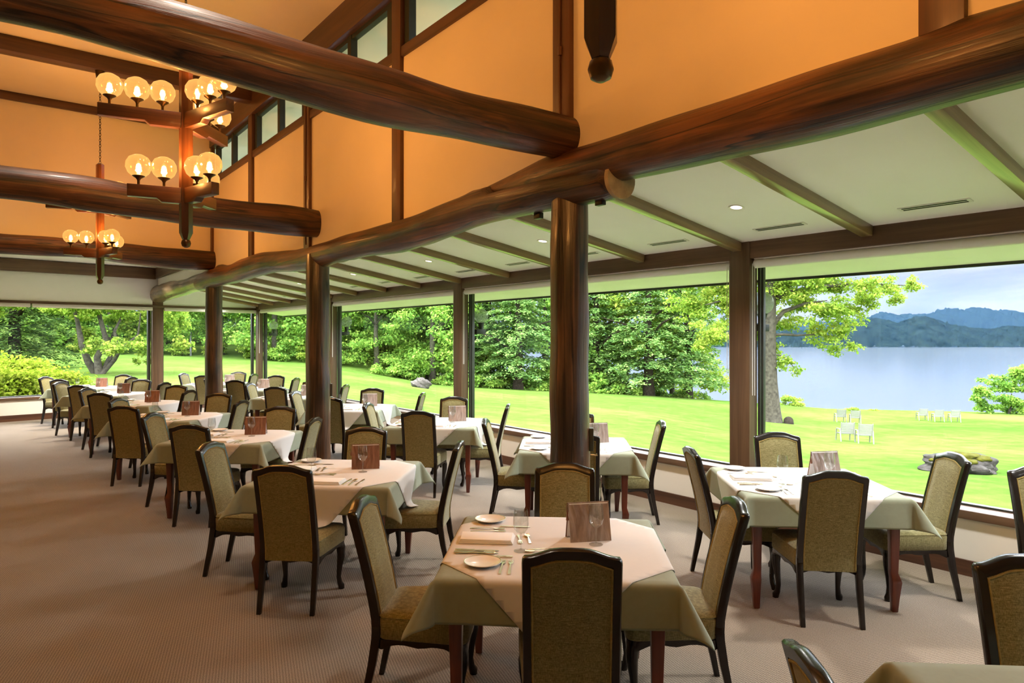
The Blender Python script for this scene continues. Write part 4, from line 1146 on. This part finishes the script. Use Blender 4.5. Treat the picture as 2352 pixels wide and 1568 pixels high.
hills('hills_near', [700, 1300, 1700, 1800, 1870, 1930, 2000, 2060, 2125, 2180, 2215, 2260, 2330, 2420, 2700, 3300], [770, 765, 762, 758, 762, 748, 735, 741, 729, 748, 752, 758, 752, 756, 750, 765], 1235, 220, 3, 'dark forested hills on the far lake shore', 2.2)
hills('hills_far', [700, 1500, 1800, 1900, 1970, 2028, 2100, 2160, 2260, 2352, 2500, 2900, 3300], [760, 748, 745, 742, 735, 723, 726, 716, 711, 720, 716, 730, 740], 2500, 500, 5, 'pale blue mountains behind the near hills', 2.0)
def haze():
    m = bpy.data.materials.new('lake_haze'); m.use_nodes = True; nt = m.node_tree; nt.nodes.clear()
    out = nt.nodes.new('ShaderNodeOutputMaterial'); v = nt.nodes.new('ShaderNodeVolumeScatter')
    v.inputs['Color'].default_value = (0.20, 0.45, 0.92, 1); v.inputs['Density'].default_value = 0.000036; v.inputs['Anisotropy'].default_value = 0.0
    nt.links.new(v.outputs[0], out.inputs['Volume']); return m
HAZE = True
if HAZE:
    o = MB().box(-1500, 4500, 300, 4200, LZ + 0.5, 260).build('haze', haze(), None, 0)
    struct(o, 'thin blue air over the lake', 'haze')

# ------------------------------------------------------------------ trees
def leaf_mesh(name, pts, nrm, size, mat, seed, asp=0.62):
    r = np.random.RandomState(seed)
    n = len(pts)
    nrm = nrm / np.linalg.norm(nrm, axis=1, keepdims=True)
    a = r.normal(size=(n, 3)); a -= nrm * np.sum(a * nrm, axis=1, keepdims=True); a /= np.linalg.norm(a, axis=1, keepdims=True)
    b = np.cross(nrm, a)
    L = (size * r.uniform(0.6, 1.35, n))[:, None]
    v = np.empty((n, 4, 3))
    v[:, 0] = pts - a * L * 0.5; v[:, 2] = pts + a * L * 0.5
    bend = nrm * L * 0.12
    v[:, 1] = pts + b * L * asp * 0.5 + bend; v[:, 3] = pts - b * L * asp * 0.5 + bend
    me = bpy.data.meshes.new(name)
    me.vertices.add(n * 4); me.vertices.foreach_set('co', v.reshape(-1).astype(np.float32))
    me.loops.add(n * 4); me.loops.foreach_set('vertex_index', np.arange(n * 4, dtype=np.int32))
    me.polygons.add(n); me.polygons.foreach_set('loop_start', np.arange(0, n * 4, 4, dtype=np.int32))
    try: me.polygons.foreach_set('loop_total', np.full(n, 4, dtype=np.int32))
    except Exception: pass
    me.update(calc_edges=True); me.validate()
    me.materials.append(mat)
    return me
def clump_points(clumps, n, seed, flat=0.5, up=0.9):
    """leaves in the outer shell of ellipsoid clumps: (centre, radii)"""
    r = np.random.RandomState(seed)
    wts = np.array([c[1][0] * c[1][1] ** 0.6 * c[1][2] ** 0.4 + 1e-3 for c in clumps]) ** 1.1; wts /= wts.sum()
    pick = r.choice(len(clumps), n, p=wts)
    C = np.array([c[0] for c in clumps])[pick]; Rd = np.array([c[1] for c in clumps])[pick]
    d = r.normal(size=(n, 3)); d /= np.linalg.norm(d, axis=1, keepdims=True)
    rad = r.uniform(0.15, 1.0, n)[:, None] ** 0.5
    # break the shell into sprays
    p = C + d * Rd * rad * r.uniform(0.7, 1.25, n)[:, None] + r.normal(size=(n, 3)) * 0.06
    nr = d * 0.5 + np.array([0, 0, up]) + r.normal(size=(n, 3)) * 0.75
    return p, nr
def broad_crown(seed, h0, h1, rad, nclump, n, size, mat):
    r = np.random.RandomState(seed); cl = []
    for i in range(nclump):
        u = r.uniform(0, 1); z = lerp(h0, h1, u)
        prof = math.sin(PI * (0.15 + 0.8 * u)) ** 0.7
        a = r.uniform(0, 2 * PI); q = rad * prof * math.sqrt(r.uniform(0.1, 1))
        c = rad * r.uniform(0.20, 0.36)
        cl.append(((q * math.cos(a), q * math.sin(a), z), (c, c, c * r.uniform(0.35, 0.6))))
    p, nr = clump_points(cl, n, seed + 1)
    return leaf_mesh('crown', p, nr, size, mat, seed + 2), cl
def fir_crown(seed, h0, h1, rad, n_tiers, size, mat, dens=1.0, droop=0.25):
    r = np.random.RandomState(seed); P, N = [], []
    for k in range(n_tiers):
        u = k / (n_tiers - 1); z = lerp(h0, h1, u) + r.uniform(-.15, .15)
        L = rad * (1 - u) ** 0.8 * r.uniform(0.8, 1.1) + 0.25
        nb = max(5, int(9 * (1 - u * 0.5)))
        for b in range(nb):
            a = 2 * PI * b / nb + r.uniform(-.3, .3); lb = L * r.uniform(0.7, 1.15)
            m = int(46 * dens * lb / size * 0.16) + 6
            q = r.uniform(0.12, 1, m) ** 0.7
            w = 0.28 * lb * (1.05 - q) + 0.10
            off = r.normal(size=m) * w * 0.8
            x = np.cos(a) * q * lb - np.sin(a) * off; y = np.sin(a) * q * lb + np.cos(a) * off
            zz = z - droop * lb * q ** 1.5 - np.abs(off) * 0.25 + r.normal(size=m) * 0.07
            P.append(np.stack([x, y, zz], 1))
            nn = np.stack([np.cos(a) * 0.25 + r.normal(size=m) * 0.3, np.sin(a) * 0.25 + r.normal(size=m) * 0.3, np.ones(m)], 1); N.append(nn)
    return leaf_mesh('crown', np.concatenate(P), np.concatenate(N), size, mat, seed + 5, 0.5)
def trunk_mesh(h, r0, seed, mat, lean=0.0, branches=6, h0=0.4, flare=1.5):
    rnd = random.Random(seed); mb = MB()
    path = [(lean * (i / 10) ** 1.3 * h + 0.05 * math.sin(i * 0.9 + seed), 0.05 * math.sin(i * 0.7 + seed * 2), h * i / 10 - (0.3 if i == 0 else 0)) for i in range(11)]
    rad = [r0 * (flare if i == 0 else 1.0) * (1 - 0.78 * i / 10) for i in range(11)]
    mb.tube(path, rad, 10)
    for b in range(branches):
        u = rnd.uniform(h0, 0.9); a = rnd.uniform(0, 6.28); q = u * 10; p = path[int(q)]
        L = h * 0.35 * (1.1 - u)
        mb.tube([p, (p[0] + L * .5 * math.cos(a), p[1] + L * .5 * math.sin(a), p[2] + L * 0.35), (p[0] + L * math.cos(a), p[1] + L * math.sin(a), p[2] + L * 0.5)], [rad[int(q)] * .5, rad[int(q)] * .3, 0.02], 6)
    return mb.mesh('trunk', mat, 60)

def tree(name, crown_me, trunk_me, loc, rz, sc, label, cat, group=None):
    r = empty(name, loc, rz); r.scale = (sc, sc, sc)
    if trunk_me: obj('trunk', trunk_me, r)
    obj('crown', crown_me, r)
    tag(r, label, cat, group)
    return r
BR = [broad_crown(11, 0.8, 11.5, 4.0, 85, 15000, 0.27, MT['leaf_mid'])[0], broad_crown(12, 1.0, 12.0, 4.2, 90, 16000, 0.28, MT['leaf_light'])[0], broad_crown(13, 0.8, 13.0, 4.2, 90, 16000, 0.28, MT['leaf_mid'])[0]]
FR = [fir_crown(21, 1.9, 14.0, 3.9, 24, 0.26, MT['leaf_fir'], 1.3, 0.2), fir_crown(22, 2.1, 15.0, 3.6, 25, 0.26, MT['leaf_fir'], 1.3, 0.2)]
TR = [trunk_mesh(11, 0.28, 1, MT['bark'], 0.02), trunk_mesh(12, 0.24, 2, MT['bark'], -0.03), trunk_mesh(13.5, 0.36, 3, MT['bark_dark'], 0.01, 8, 0.2)]
UND = broad_crown(31, 0.15, 1.6, 1.5, 26, 2600, 0.24, MT['leaf_mid'])[0]
UND2 = broad_crown(32, 0.15, 1.5, 1.4, 26, 2600, 0.22, MT['leaf_light'])[0]
rw = random.Random(9)
def plant(px, extra, kind, sc, label, group=None, name=None):
    R, _ = crest_at(px); Y = R + extra; X = (px - CX) / F * Y
    loc = (X, Y, ground(X, Y) - 0.05)
    if kind[0] == 'b': return tree(name or 'leafy_tree', BR[int(kind[1])], TR[int(kind[1]) % 2], loc, rw.uniform(0, 6), sc, label, 'tree', group)
    if kind[0] == 'f': return tree(name or 'fir_tree', FR[int(kind[1])], TR[2], loc, rw.uniform(0, 6), sc, label, 'tree', group)
    if kind[0] == 'u': return tree(name or 'shrub', [UND, UND2][int(kind[1])], None, loc, rw.uniform(0, 6), sc, label, 'shrub', group)
G1 = 'leafy trees of the wood beyond the lawn'
L1 = 'leafy green tree among the wood beyond the lawn'
for px in range(-760, 1080, 115):                       # front of the wood
    k = rw.choice(['b0', 'b1', 'b2', 'b0'])
    plant(px + rw.uniform(-30, 30), rw.uniform(1.5, 5), k, rw.uniform(0.85, 1.1), L1, G1)
for px in range(-700, 1120, 150):                       # second line
    plant(px + rw.uniform(-40, 40), rw.uniform(8, 13), rw.choice(['b0', 'b2', 'f0']), rw.uniform(1.1, 1.3), 'taller tree in the second line of the wood', 'back trees of the wood')
for px in range(-820, 1000, 130):                       # third line closes the view
    plant(px + rw.uniform(-40, 40), rw.uniform(16, 24), rw.choice(['b0', 'b2', 'b1']), rw.uniform(1.35, 1.6), 'tall tree at the back of the wood', 'rear trees of the wood')
for px in list(range(-700, 1080, 75)):
    plant(px + rw.uniform(-20, 20), rw.uniform(0.2, 1.8), 'u%d' % rw.choice((0, 0, 1)), rw.uniform(0.7, 1.15), 'low green shrub along the foot of the wood', 'shrubs along the wood')
for px, ex, k, sc in ((880, 9, 'b2', 1.3), (930, 12, 'b0', 1.4), (985, 8, 'b2', 1.25), (1035, 11, 'b0', 1.4), (1075, 6, 'b2', 1.2)):
    plant(px, ex, k, sc, 'taller tree in the second line of the wood', 'back trees of the wood')
# firs and broad trees left of the lake view
for px, ex, k, sc, lab in ((1190, 0.3, 'f0', 0.86, 'fir with a pale slim trunk between the near column and the third window post'), (1120, 4, 'f1', 0.95, 'fir just behind the third window post'), (1250, 5, 'b0', 1.0, 'leafy tree behind the near column'),
                           (1370, 3, 'f1', 0.95, 'fir showing beside the near column, lake side'), (1440, 5.5, 'b1', 1.0, 'light green tree behind the firs'), (1490, 0.2, 'f0', 0.95, 'big fir with a thick flared trunk at the lawn edge'),
                           (1580, 1.2, 'f1', 0.88, 'fir with a dark trunk beside the lake gap'), (1545, 6, 'b1', 1.0, 'bright leafy tree above the two firs'), (1310, 7, 'b2', 1.05, 'tall leafy tree hidden by the near column')):
    plant(px, ex, k, sc * 1.22, lab)
for px, ex, k, sc in ((1105, 1, 'u0', 1.0), (1150, 2, 'u1', 0.9), (1230, 1.5, 'u0', 1.1), (1270, 1, 'u0', 1.0), (1365, 1, 'u0', 1.0), (1420, 1.5, 'u0', 1.1), (1455, 2, 'u1', 0.8), (1535, 2, 'u0', 0.9), (1610, 2.2, 'u0', 0.6)):
    plant(px, ex, k, sc * 1.2, 'low green shrub under the firs at the lawn edge', 'shrubs under the firs')

# the spreading tree beside the lake view
bt = at_pixel(1768, 968)
Yt = bt.y; k1 = Yt / F
def rel(px, py, dy=0.0):
    Y = Yt + dy
    return np.array([(px - CX) / F * Y - bt.x, dy, 1.75 - (py - HY) / F * Y - bt.z])
rt = np.random.RandomState(77)
cl = []
for px, py, rp, dy in ((1790, 650, 62, 0), (1850, 640, 60, -1), (1915, 655, 52, 0.5), (1980, 662, 44, -1), (2040, 662, 34, 0), (2092, 655, 26, 0.3), (1835, 700, 55, 1), (1900, 715, 50, -1), (1950, 715, 42, 0.5), (2000, 690, 34, 0), (1885, 768, 40, 0), (1935, 758, 34, -0.5),
                       (1958, 795, 20, 0), (1915, 800, 22, 0.3), (1790, 745, 42, 1.2), (1800, 832, 26, 0), (1830, 852, 15, 0.2), (1775, 800, 22, 0.4), (1700, 640, 70, -1), (1640, 665, 62, 1), (1690, 720, 54, 0), (1640, 760, 46, -0.6), (1590, 700, 55, 0.7), (1730, 770, 40, 1),
                       (1850, 560, 80, 0), (1750, 550, 90, 1), (1960, 580, 60, 0), (1650, 560, 90, -1), (1560, 640, 50, 1.5), (1830, 480, 90, 0), (1720, 450, 90, 0.5), (1610, 790, 30, 0), (2060, 690, 20, 0)):
    c = rel(px, py, dy); a = rp * k1
    # break each bough into sprays
    for q in range(24):
        o3 = rt.normal(size=3); o3 /= np.linalg.norm(o3); o3 *= np.array([a, a * 0.9, a * 0.75]) * rt.uniform(0.15, 1.05)
        f = rt.uniform(0.14, 0.34)
        cl.append((tuple(c + o3), (a * f * 1.4, a * f * 1.4, a * f * 0.5)))
p_, n_ = clump_points(cl, 62000, 5, up=0.8)
r = empty('spreading_tree', bt); tag(r, 'large spreading light green tree beside the lake view', 'tree')
mb = MB()
tp = [rel(1770, 980), rel(1770, 940), rel(1766, 880), rel(1764, 800), rel(1766, 720), rel(1768, 640), rel(1764, 540), rel(1760, 460)]
kq = Yt / 30
mb.tube([tuple(q) for q in tp], [r_ * kq for r_ in (0.55, 0.41, 0.36, 0.33, 0.30, 0.25, 0.18, 0.1)], 14)
for a_, b_, c_, r_ in (((1766, 760), (1800, 715), (1900, 690), 0.16), ((1766, 690), (1860, 660), (2080, 655), 0.15), ((1766, 720), (1700, 690), (1620, 700), 0.15), ((1767, 770), (1830, 770), (1930, 775), 0.08), ((1767, 820), (1790, 815), (1825, 845), 0.05), ((1767, 640), (1830, 600), (1950, 590), 0.14)):
    A, B, C = rel(*a_), rel(*b_), rel(*c_)
    mb.tube([tuple(A), tuple((A + B) / 2 + np.array([0, 0, .05])), tuple(B), tuple((B + C) / 2 + np.array([0, 0, .12])), tuple(C)], [r_, r_ * .85, r_ * .7, r_ * .45, 0.02], 8)
mb.build('trunk', MT['bark'], r, 60)
obj('crown', leaf_mesh('crown', p_, n_, 0.0044 * Yt, MT['leaf_light'], 6), r)
s = at_pixel(1795, 958)
mb = MB().lathe([(0.26, -0.1), (0.24, 0.12), (0.20, 0.2), (0.12, 0.27), (0.02, 0.3)], 12)
tag(mb.build('stump', MT['bark_dark'], None, 60, loc=(bt.x + 0.85, bt.y - 0.3, bt.z)), 'dark old stump at the foot of the spreading tree', 'stump')

# many-stemmed tree outside the end window
mt = at_pixel(228, 858)
r = empty('many_stemmed_tree', mt); tag(r, 'light green tree with several leaning trunks outside the end window', 'tree')
km = mt.y / F
mb = MB()
def relm(px, py, dy=0.0): return np.array([(px - 228) * km, dy, (858 - py) * km])
for pts, r_ in ((((215, 862), (205, 830), (195, 790), (182, 740), (172, 690)), 0.26), (((232, 862), (228, 820), (236, 780), (232, 720), (228, 640)), 0.24), (((236, 862), (244, 825), (262, 800), (268, 760), (290, 700)), 0.18), (((238, 860), (258, 826), (284, 800), (310, 770), (330, 720)), 0.15)):
    q = [relm(a, b, 0.3 * math.sin(i * 2 + a)) for i, (a, b) in enumerate(pts)]
    r_ *= 0.68
    mb.tube([tuple(x) for x in q], [r_ * 1.25, r_, r_ * .85, r_ * .6, r_ * .3], 9)
mb.build('trunk', MT['bark'], r, 60)
cl = []
for px, py, rp in ((150, 715, 40), (200, 700, 45), (250, 740, 40), (290, 750, 44), (330, 730, 44), (290, 700, 45), (230, 660, 60), (340, 790, 32), (300, 800, 30), (180, 770, 28), (170, 810, 18), (100, 690, 46), (30, 700, 44), (380, 740, 36), (390, 790, 24), (240, 790, 22), (215, 835, 12), (280, 640, 60), (130, 640, 60), (40, 640, 60), (360, 650, 50), (330, 828, 14), (285, 830, 10), (395, 700, 40)):
    c = relm(px, py, rt.uniform(-1.5, 1.5)); a = rp * km
    for q in range(20):
        o3 = rt.normal(size=3); o3 /= np.linalg.norm(o3); o3 *= np.array([a, a * 1.2, a * 0.75]) * rt.uniform(0.15, 1.05); f = rt.uniform(0.14, 0.34)
        cl.append((tuple(c + o3), (a * f * 1.4, a * f * 1.4, a * f * 0.5)))
p_, n_ = clump_points(cl, 42000, 15, up=0.8)
obj('crown', leaf_mesh('crown', p_, n_, 0.17, MT['leaf_light'], 16), r)
# dark fir outside the end window
ft = at_pixel(35, 848)
tree('dark_fir', fir_crown(41, 0.7, 11, 3.6, 26, 0.26, MT['leaf_dark'], 1.3, 0.28), TR[2], (ft.x, ft.y, ft.z), 0.4, 0.95, 'dark fir with drooping boughs behind the hedge', 'tree')
ft = at_pixel(-160, 850)
tree('dark_fir', fir_crown(42, 0.7, 11, 3.6, 26, 0.26, MT['leaf_dark'], 1.0, 0.28), TR[2], (ft.x, ft.y, ft.z), 1.4, 0.9, 'second dark fir behind the hedge, mostly out of frame', 'tree')
# hedge of bushes right outside
HM = broad_crown(51, 0.10, 0.95, 0.85, 60, 9000, 0.085, MT['leaf_hedge'])[0]
hx = 0
for q, wv, sc in ((3.8, -6.4, 1.2), (4.8, -7.6, 1.3), (5.8, -8.6, 1.4), (7.2, -8.2, 1.4), (3.6, -4.6, 1.0), (4.6, -3.4, 1.05), (5.6, -4.2, 1.1), (5.0, -6.0, 1.1), (6.2, -2.8, 1.0), (7.0, -5.0, 1.15), (7.4, -3.2, 1.05), (8.4, -4.0, 1.1), (6.4, -6.8, 1.2), (8.2, -6.4, 1.2), (9.6, -5.2, 1.2)):
    p = EP(q, wv, 0); p.z = ground(p.x, p.y) - 0.03
    hx += 1
    tree('hedge_bush', HM, None, p, hx * 1.3, sc * 1.22, 'yellow-green bush of the hedge outside the end window', 'bush', 'hedge bushes outside the end window')
# shrubs at the lake edge
p = at_pixel(1815, 928); SHRUB = broad_crown(61, 0.1, 0.9, 1.25, 26, 3800, 0.13, MT['leaf_light'])[0]
tree('shrub', SHRUB, None, p, 0.3, 0.95, 'light green shrub at the lawn edge beside the spreading tree trunk', 'shrub')
p = at_pixel(1972, 945); tree('shrub', SHRUB, None, p + Vector((0, 1.0, -0.35)), 2.0, 0.55, 'small light shrub at the lawn edge behind the paired garden chairs', 'shrub')
p = at_pixel(2022, 945); tree('shrub', SHRUB, None, p + Vector((0, 1.0, -0.5)), 4.0, 0.55, 'tiny shrub at the lawn edge, right of the paired garden chairs', 'shrub')
p = at_pixel(2300, 950)
kk = p.y / F; cl = []
for px, py, rp in ((2300, 880, 34), (2260, 905, 26), (2240, 915, 18), (2340, 850, 26), (2360, 890, 40), (2310, 925, 34), (2270, 935, 24), (2350, 930, 40), (2390, 860, 44), (2420, 920, 44), (2330, 865, 20)):
    c = np.array([(px - 2300) * kk, rt.uniform(-.6, .6), (950 - py) * kk]); a = rp * kk
    for q in range(14):
        o3 = rt.normal(size=3); o3 /= np.linalg.norm(o3); o3 *= np.array([a, a, a * 0.7]) * rt.uniform(0.2, 1.05); f = rt.uniform(0.18, 0.38)
        cl.append((tuple(c + o3), (a * f * 1.4, a * f * 1.4, a * f * 0.45)))
p_, n_ = clump_points(cl, 16000, 25)
r = empty('lakeside_tree', p); tag(r, 'low bushy green tree on the lake edge, cut by the frame', 'tree')
MB().tube([(0.6, 0, -0.4), (0.7, 0, 0.6), (0.9, 0.1, 1.6)], [0.14, 0.1, 0.04], 8).build('trunk', MT['bark'], r)
obj('crown', leaf_mesh('crown', p_, n_, 0.20, MT['leaf_mid'], 26), r)

# boulders
def boulder(name, px, py, wpx, hpx, seed, lab, moss):
    p = at_pixel(px, py); k = p.y / F; rnd = np.random.RandomState(seed)
    ph = rnd.uniform(0, 6, 12)
    def fn(d):
        x, y, z = d
        return 1 + 0.14 * math.sin(3 * x + ph[0]) * math.sin(2.5 * y + ph[1]) + 0.10 * math.sin(5 * z + 4 * x + ph[2]) + 0.07 * math.sin(9 * x + ph[3]) * math.sin(8 * y + ph[4]) + 0.05 * math.sin(13 * x + 11 * z + ph[5])
    r = empty(name, p); tag(r, lab, 'rock')
    MB().sphere((0, 0, hpx * k * 0.30), 0.5, 44, 28, (wpx * k, wpx * k * 0.8, hpx * k * 1.35), None, fn).build('rock', MT['rock' if moss else 'rock_pale'], r, 40)
    if moss:
        for (ox, oy, oz, sw) in ((-0.30, -0.10, 0.66, 0.34), (0.02, -0.05, 0.88, 0.46), (0.24, -0.12, 0.74, 0.34), (-0.08, -0.26, 0.66, 0.34)):
            ph2 = rnd.uniform(0, 6, 3)
            MB().sphere((ox * wpx * k, oy * wpx * k, oz * hpx * k), 0.5, 24, 12, (sw * wpx * k, sw * wpx * k * 0.8, hpx * k * 0.34), None, lambda d: 1 + 0.16 * math.sin(7 * d[0] + ph2[0]) + 0.12 * math.sin(9 * d[1] + ph2[1])).build('moss', MT['moss'], r, 60)
boulder('boulder', 967, 890, 46, 22, 2, 'pale grey boulder lying on the lawn', False)
boulder('mossy_boulder', 2200, 1082, 150, 42, 5, 'flat boulder with yellow moss on the lawn', True)

# garden chairs
def garden_chair():
    r = empty('garden_chair')
    for sx in (-1, 1):
        x = sx * 0.29
        MB().tube([(x, -0.36, 0.0), (x, -0.28, 0.30), (x, -0.24, 0.52), (x, -0.16, 0.56), (x, 0.22, 0.54), (x, 0.29, 0.50), (x * 1.0, 0.36, 0.0)], 0.026, 8).build('side_frame', MT['whiteplastic'], r, 60)
    MB().tube([(-0.29, 0.28, 0.32), (0.29, 0.28, 0.32)], 0.02, 8).build('stretcher', MT['whiteplastic'], r)
    s = MB()
    for k in range(9): s.box(-0.27, 0.27, -0.22 + k * 0.058, -0.174 + k * 0.058, 0.345, 0.36)
    s.build('seat', MT['whiteplastic'], r)
    b = MB()
    for k in range(10):
        z = 0.36 + k * 0.05; y = -0.22 - 0.20 * (z - 0.36)
        b.box(-0.26, 0.26, y - 0.012, y + 0.006, z, z + 0.042)
    for sx in (-1, 1): b.tube([(sx * 0.27, -0.215, 0.33), (sx * 0.27, -0.33, 0.87)], 0.02, 8)
    b.build('backrest', MT['whiteplastic'], r, 40)
    return r
g0 = garden_chair(); gu = 0
for px, py, fc, lab in ((1942, 1013, 0.10, 'white slatted garden chair of the front pair, nearer the tree'), (1985, 1018, -0.02, 'white slatted garden chair of the front pair, away from the tree'), (1930, 969, 0.05, 'white garden chair of the back pair, nearer the tree'), (1964, 972, -0.1, 'white garden chair of the back pair, away from the tree'),
                        (2118, 965, 0.0, 'white garden chair of the row of three, nearest the tree'), (2154, 968, 0.0, 'middle white garden chair of the row of three'), (2192, 969, -0.05, 'white garden chair of the row of three, nearest the lakeside tree')):
    p = at_pixel(px, py)
    c = g0 if gu == 0 else copy_tree(g0); gu += 1
    c.location = p; c.rotation_euler = (0, 0, fc - 0.25); c.scale = (0.9, 0.9, 0.9)
    tag(c, lab, 'garden chair', 'white garden chairs on the lawn')
# lamp post by the wood
p = at_pixel(438, 817)
r = empty('lamp_post', p); tag(r, 'white lamp post with a globe at the edge of the wood', 'lamp post')
h = 84 * p.y / F
MB().tube([(0, 0, -0.2), (0, 0, h - 0.4)], [0.085, 0.07], 10).build('pole', MT['greypost'], r)
MB().sphere((0, 0, h - 0.15), 0.24, 16, 10).build('globe', MT['globe_off'], r, 180)
MB().lathe([(0.20, h + 0.02), (0.22, h + 0.06), (0.05, h + 0.13)], 12).build('cap', MT['greypost'], r)

# ------------------------------------------------------------------ light
def world():
    w = bpy.data.worlds.new('sky'); S.world = w; w.use_nodes = True
    nt = w.node_tree; nt.nodes.clear()
    out = nt.nodes.new('ShaderNodeOutputWorld'); bg = nt.nodes.new('ShaderNodeBackground')
    tc = nt.nodes.new('ShaderNodeTexCoord'); sp = nt.nodes.new('ShaderNodeSeparateXYZ')
    nt.links.new(tc.outputs['Generated'], sp.inputs[0])
    # overcast dome: brighter overhead, drifting grey-blue cloud
    mp = nt.nodes.new('ShaderNodeMapping'); mp.inputs['Scale'].default_value = (3.0, 3.0, 16.0)
    nt.links.new(tc.outputs['Generated'], mp.inputs[0])
    n = noise(nt, mp.outputs[0], 1.3, 6, 0.6, 0.3)
    r = ramp(nt, n, [(0.36, (0.52, 0.58, 0.70)), (0.52, (0.68, 0.715, 0.78)), (0.66, (0.92, 0.92, 0.92))])
    rz = nt.nodes.new('ShaderNodeValToRGB'); el = rz.color_ramp.elements
    while len(el) < 5: el.new(0.5)
    for e, (p, v) in zip(el, ((0.0, 0.052), (0.11, 0.056), (0.19, 0.34), (0.32, 0.95), (1.0, 0.85))):
        e.position = p; e.color = (v, v, v, 1)
    nt.links.new(sp.outputs['Z'], rz.inputs[0])
    mr = nt.nodes.new('ShaderNodeMath'); mr.operation = 'MULTIPLY'; mr.inputs[1].default_value = 11.0
    nt.links.new(rz.outputs[0], mr.inputs[0])
    nt.links.new(r.outputs[0], bg.inputs[0]); nt.links.new(mr.outputs[0], bg.inputs[1])
    nt.links.new(bg.outputs[0], out.inputs[0])
world()
sd = bpy.data.lights.new('sun', 'SUN'); sd.energy = 3.4; sd.angle = math.radians(25); sd.color = (1.0, 0.97, 0.90)
so = bpy.data.objects.new('sun', sd); COL.objects.link(so)
dv = Vector((-0.50, -0.12, 0.92)).normalized()
so.rotation_mode = 'QUATERNION'; so.rotation_quaternion = Vector((0, 0, 1)).rotation_difference(dv)
so.location = (-10, -5, 30)

# ------------------------------------------------------------------ camera and view
cd = bpy.data.cameras.new('camera'); co = bpy.data.objects.new('camera', cd); COL.objects.link(co)
cd.sensor_width = 36.0; cd.lens = 36.0 * F / 2352.0
cd.shift_y = -(784.0 - HY) / 2352.0
cd.clip_start = 0.05; cd.clip_end = 8000
co.location = (0, 0, H); co.rotation_euler = (PI / 2, 0, 0)
S.camera = co
S.view_settings.view_transform = 'Standard'; S.view_settings.look = 'None'
S.view_settings.gamma = 1.0; S.view_settings.use_curve_mapping = False
S.view_settings.exposure = 0.6
S.cycles.use_denoising = True
S.cycles.use_adaptive_sampling = True; S.cycles.adaptive_threshold = 0.1; S.cycles.adaptive_min_samples = 16
S.cycles.max_bounces = 5; S.cycles.diffuse_bounces = 3; S.cycles.glossy_bounces = 2
S.cycles.transmission_bounces = 4; S.cycles.transparent_max_bounces = 16; S.cycles.volume_bounces = 0
S.cycles.caustics_reflective = False; S.cycles.caustics_refractive = False
S.cycles.sample_clamp_indirect = 6.0
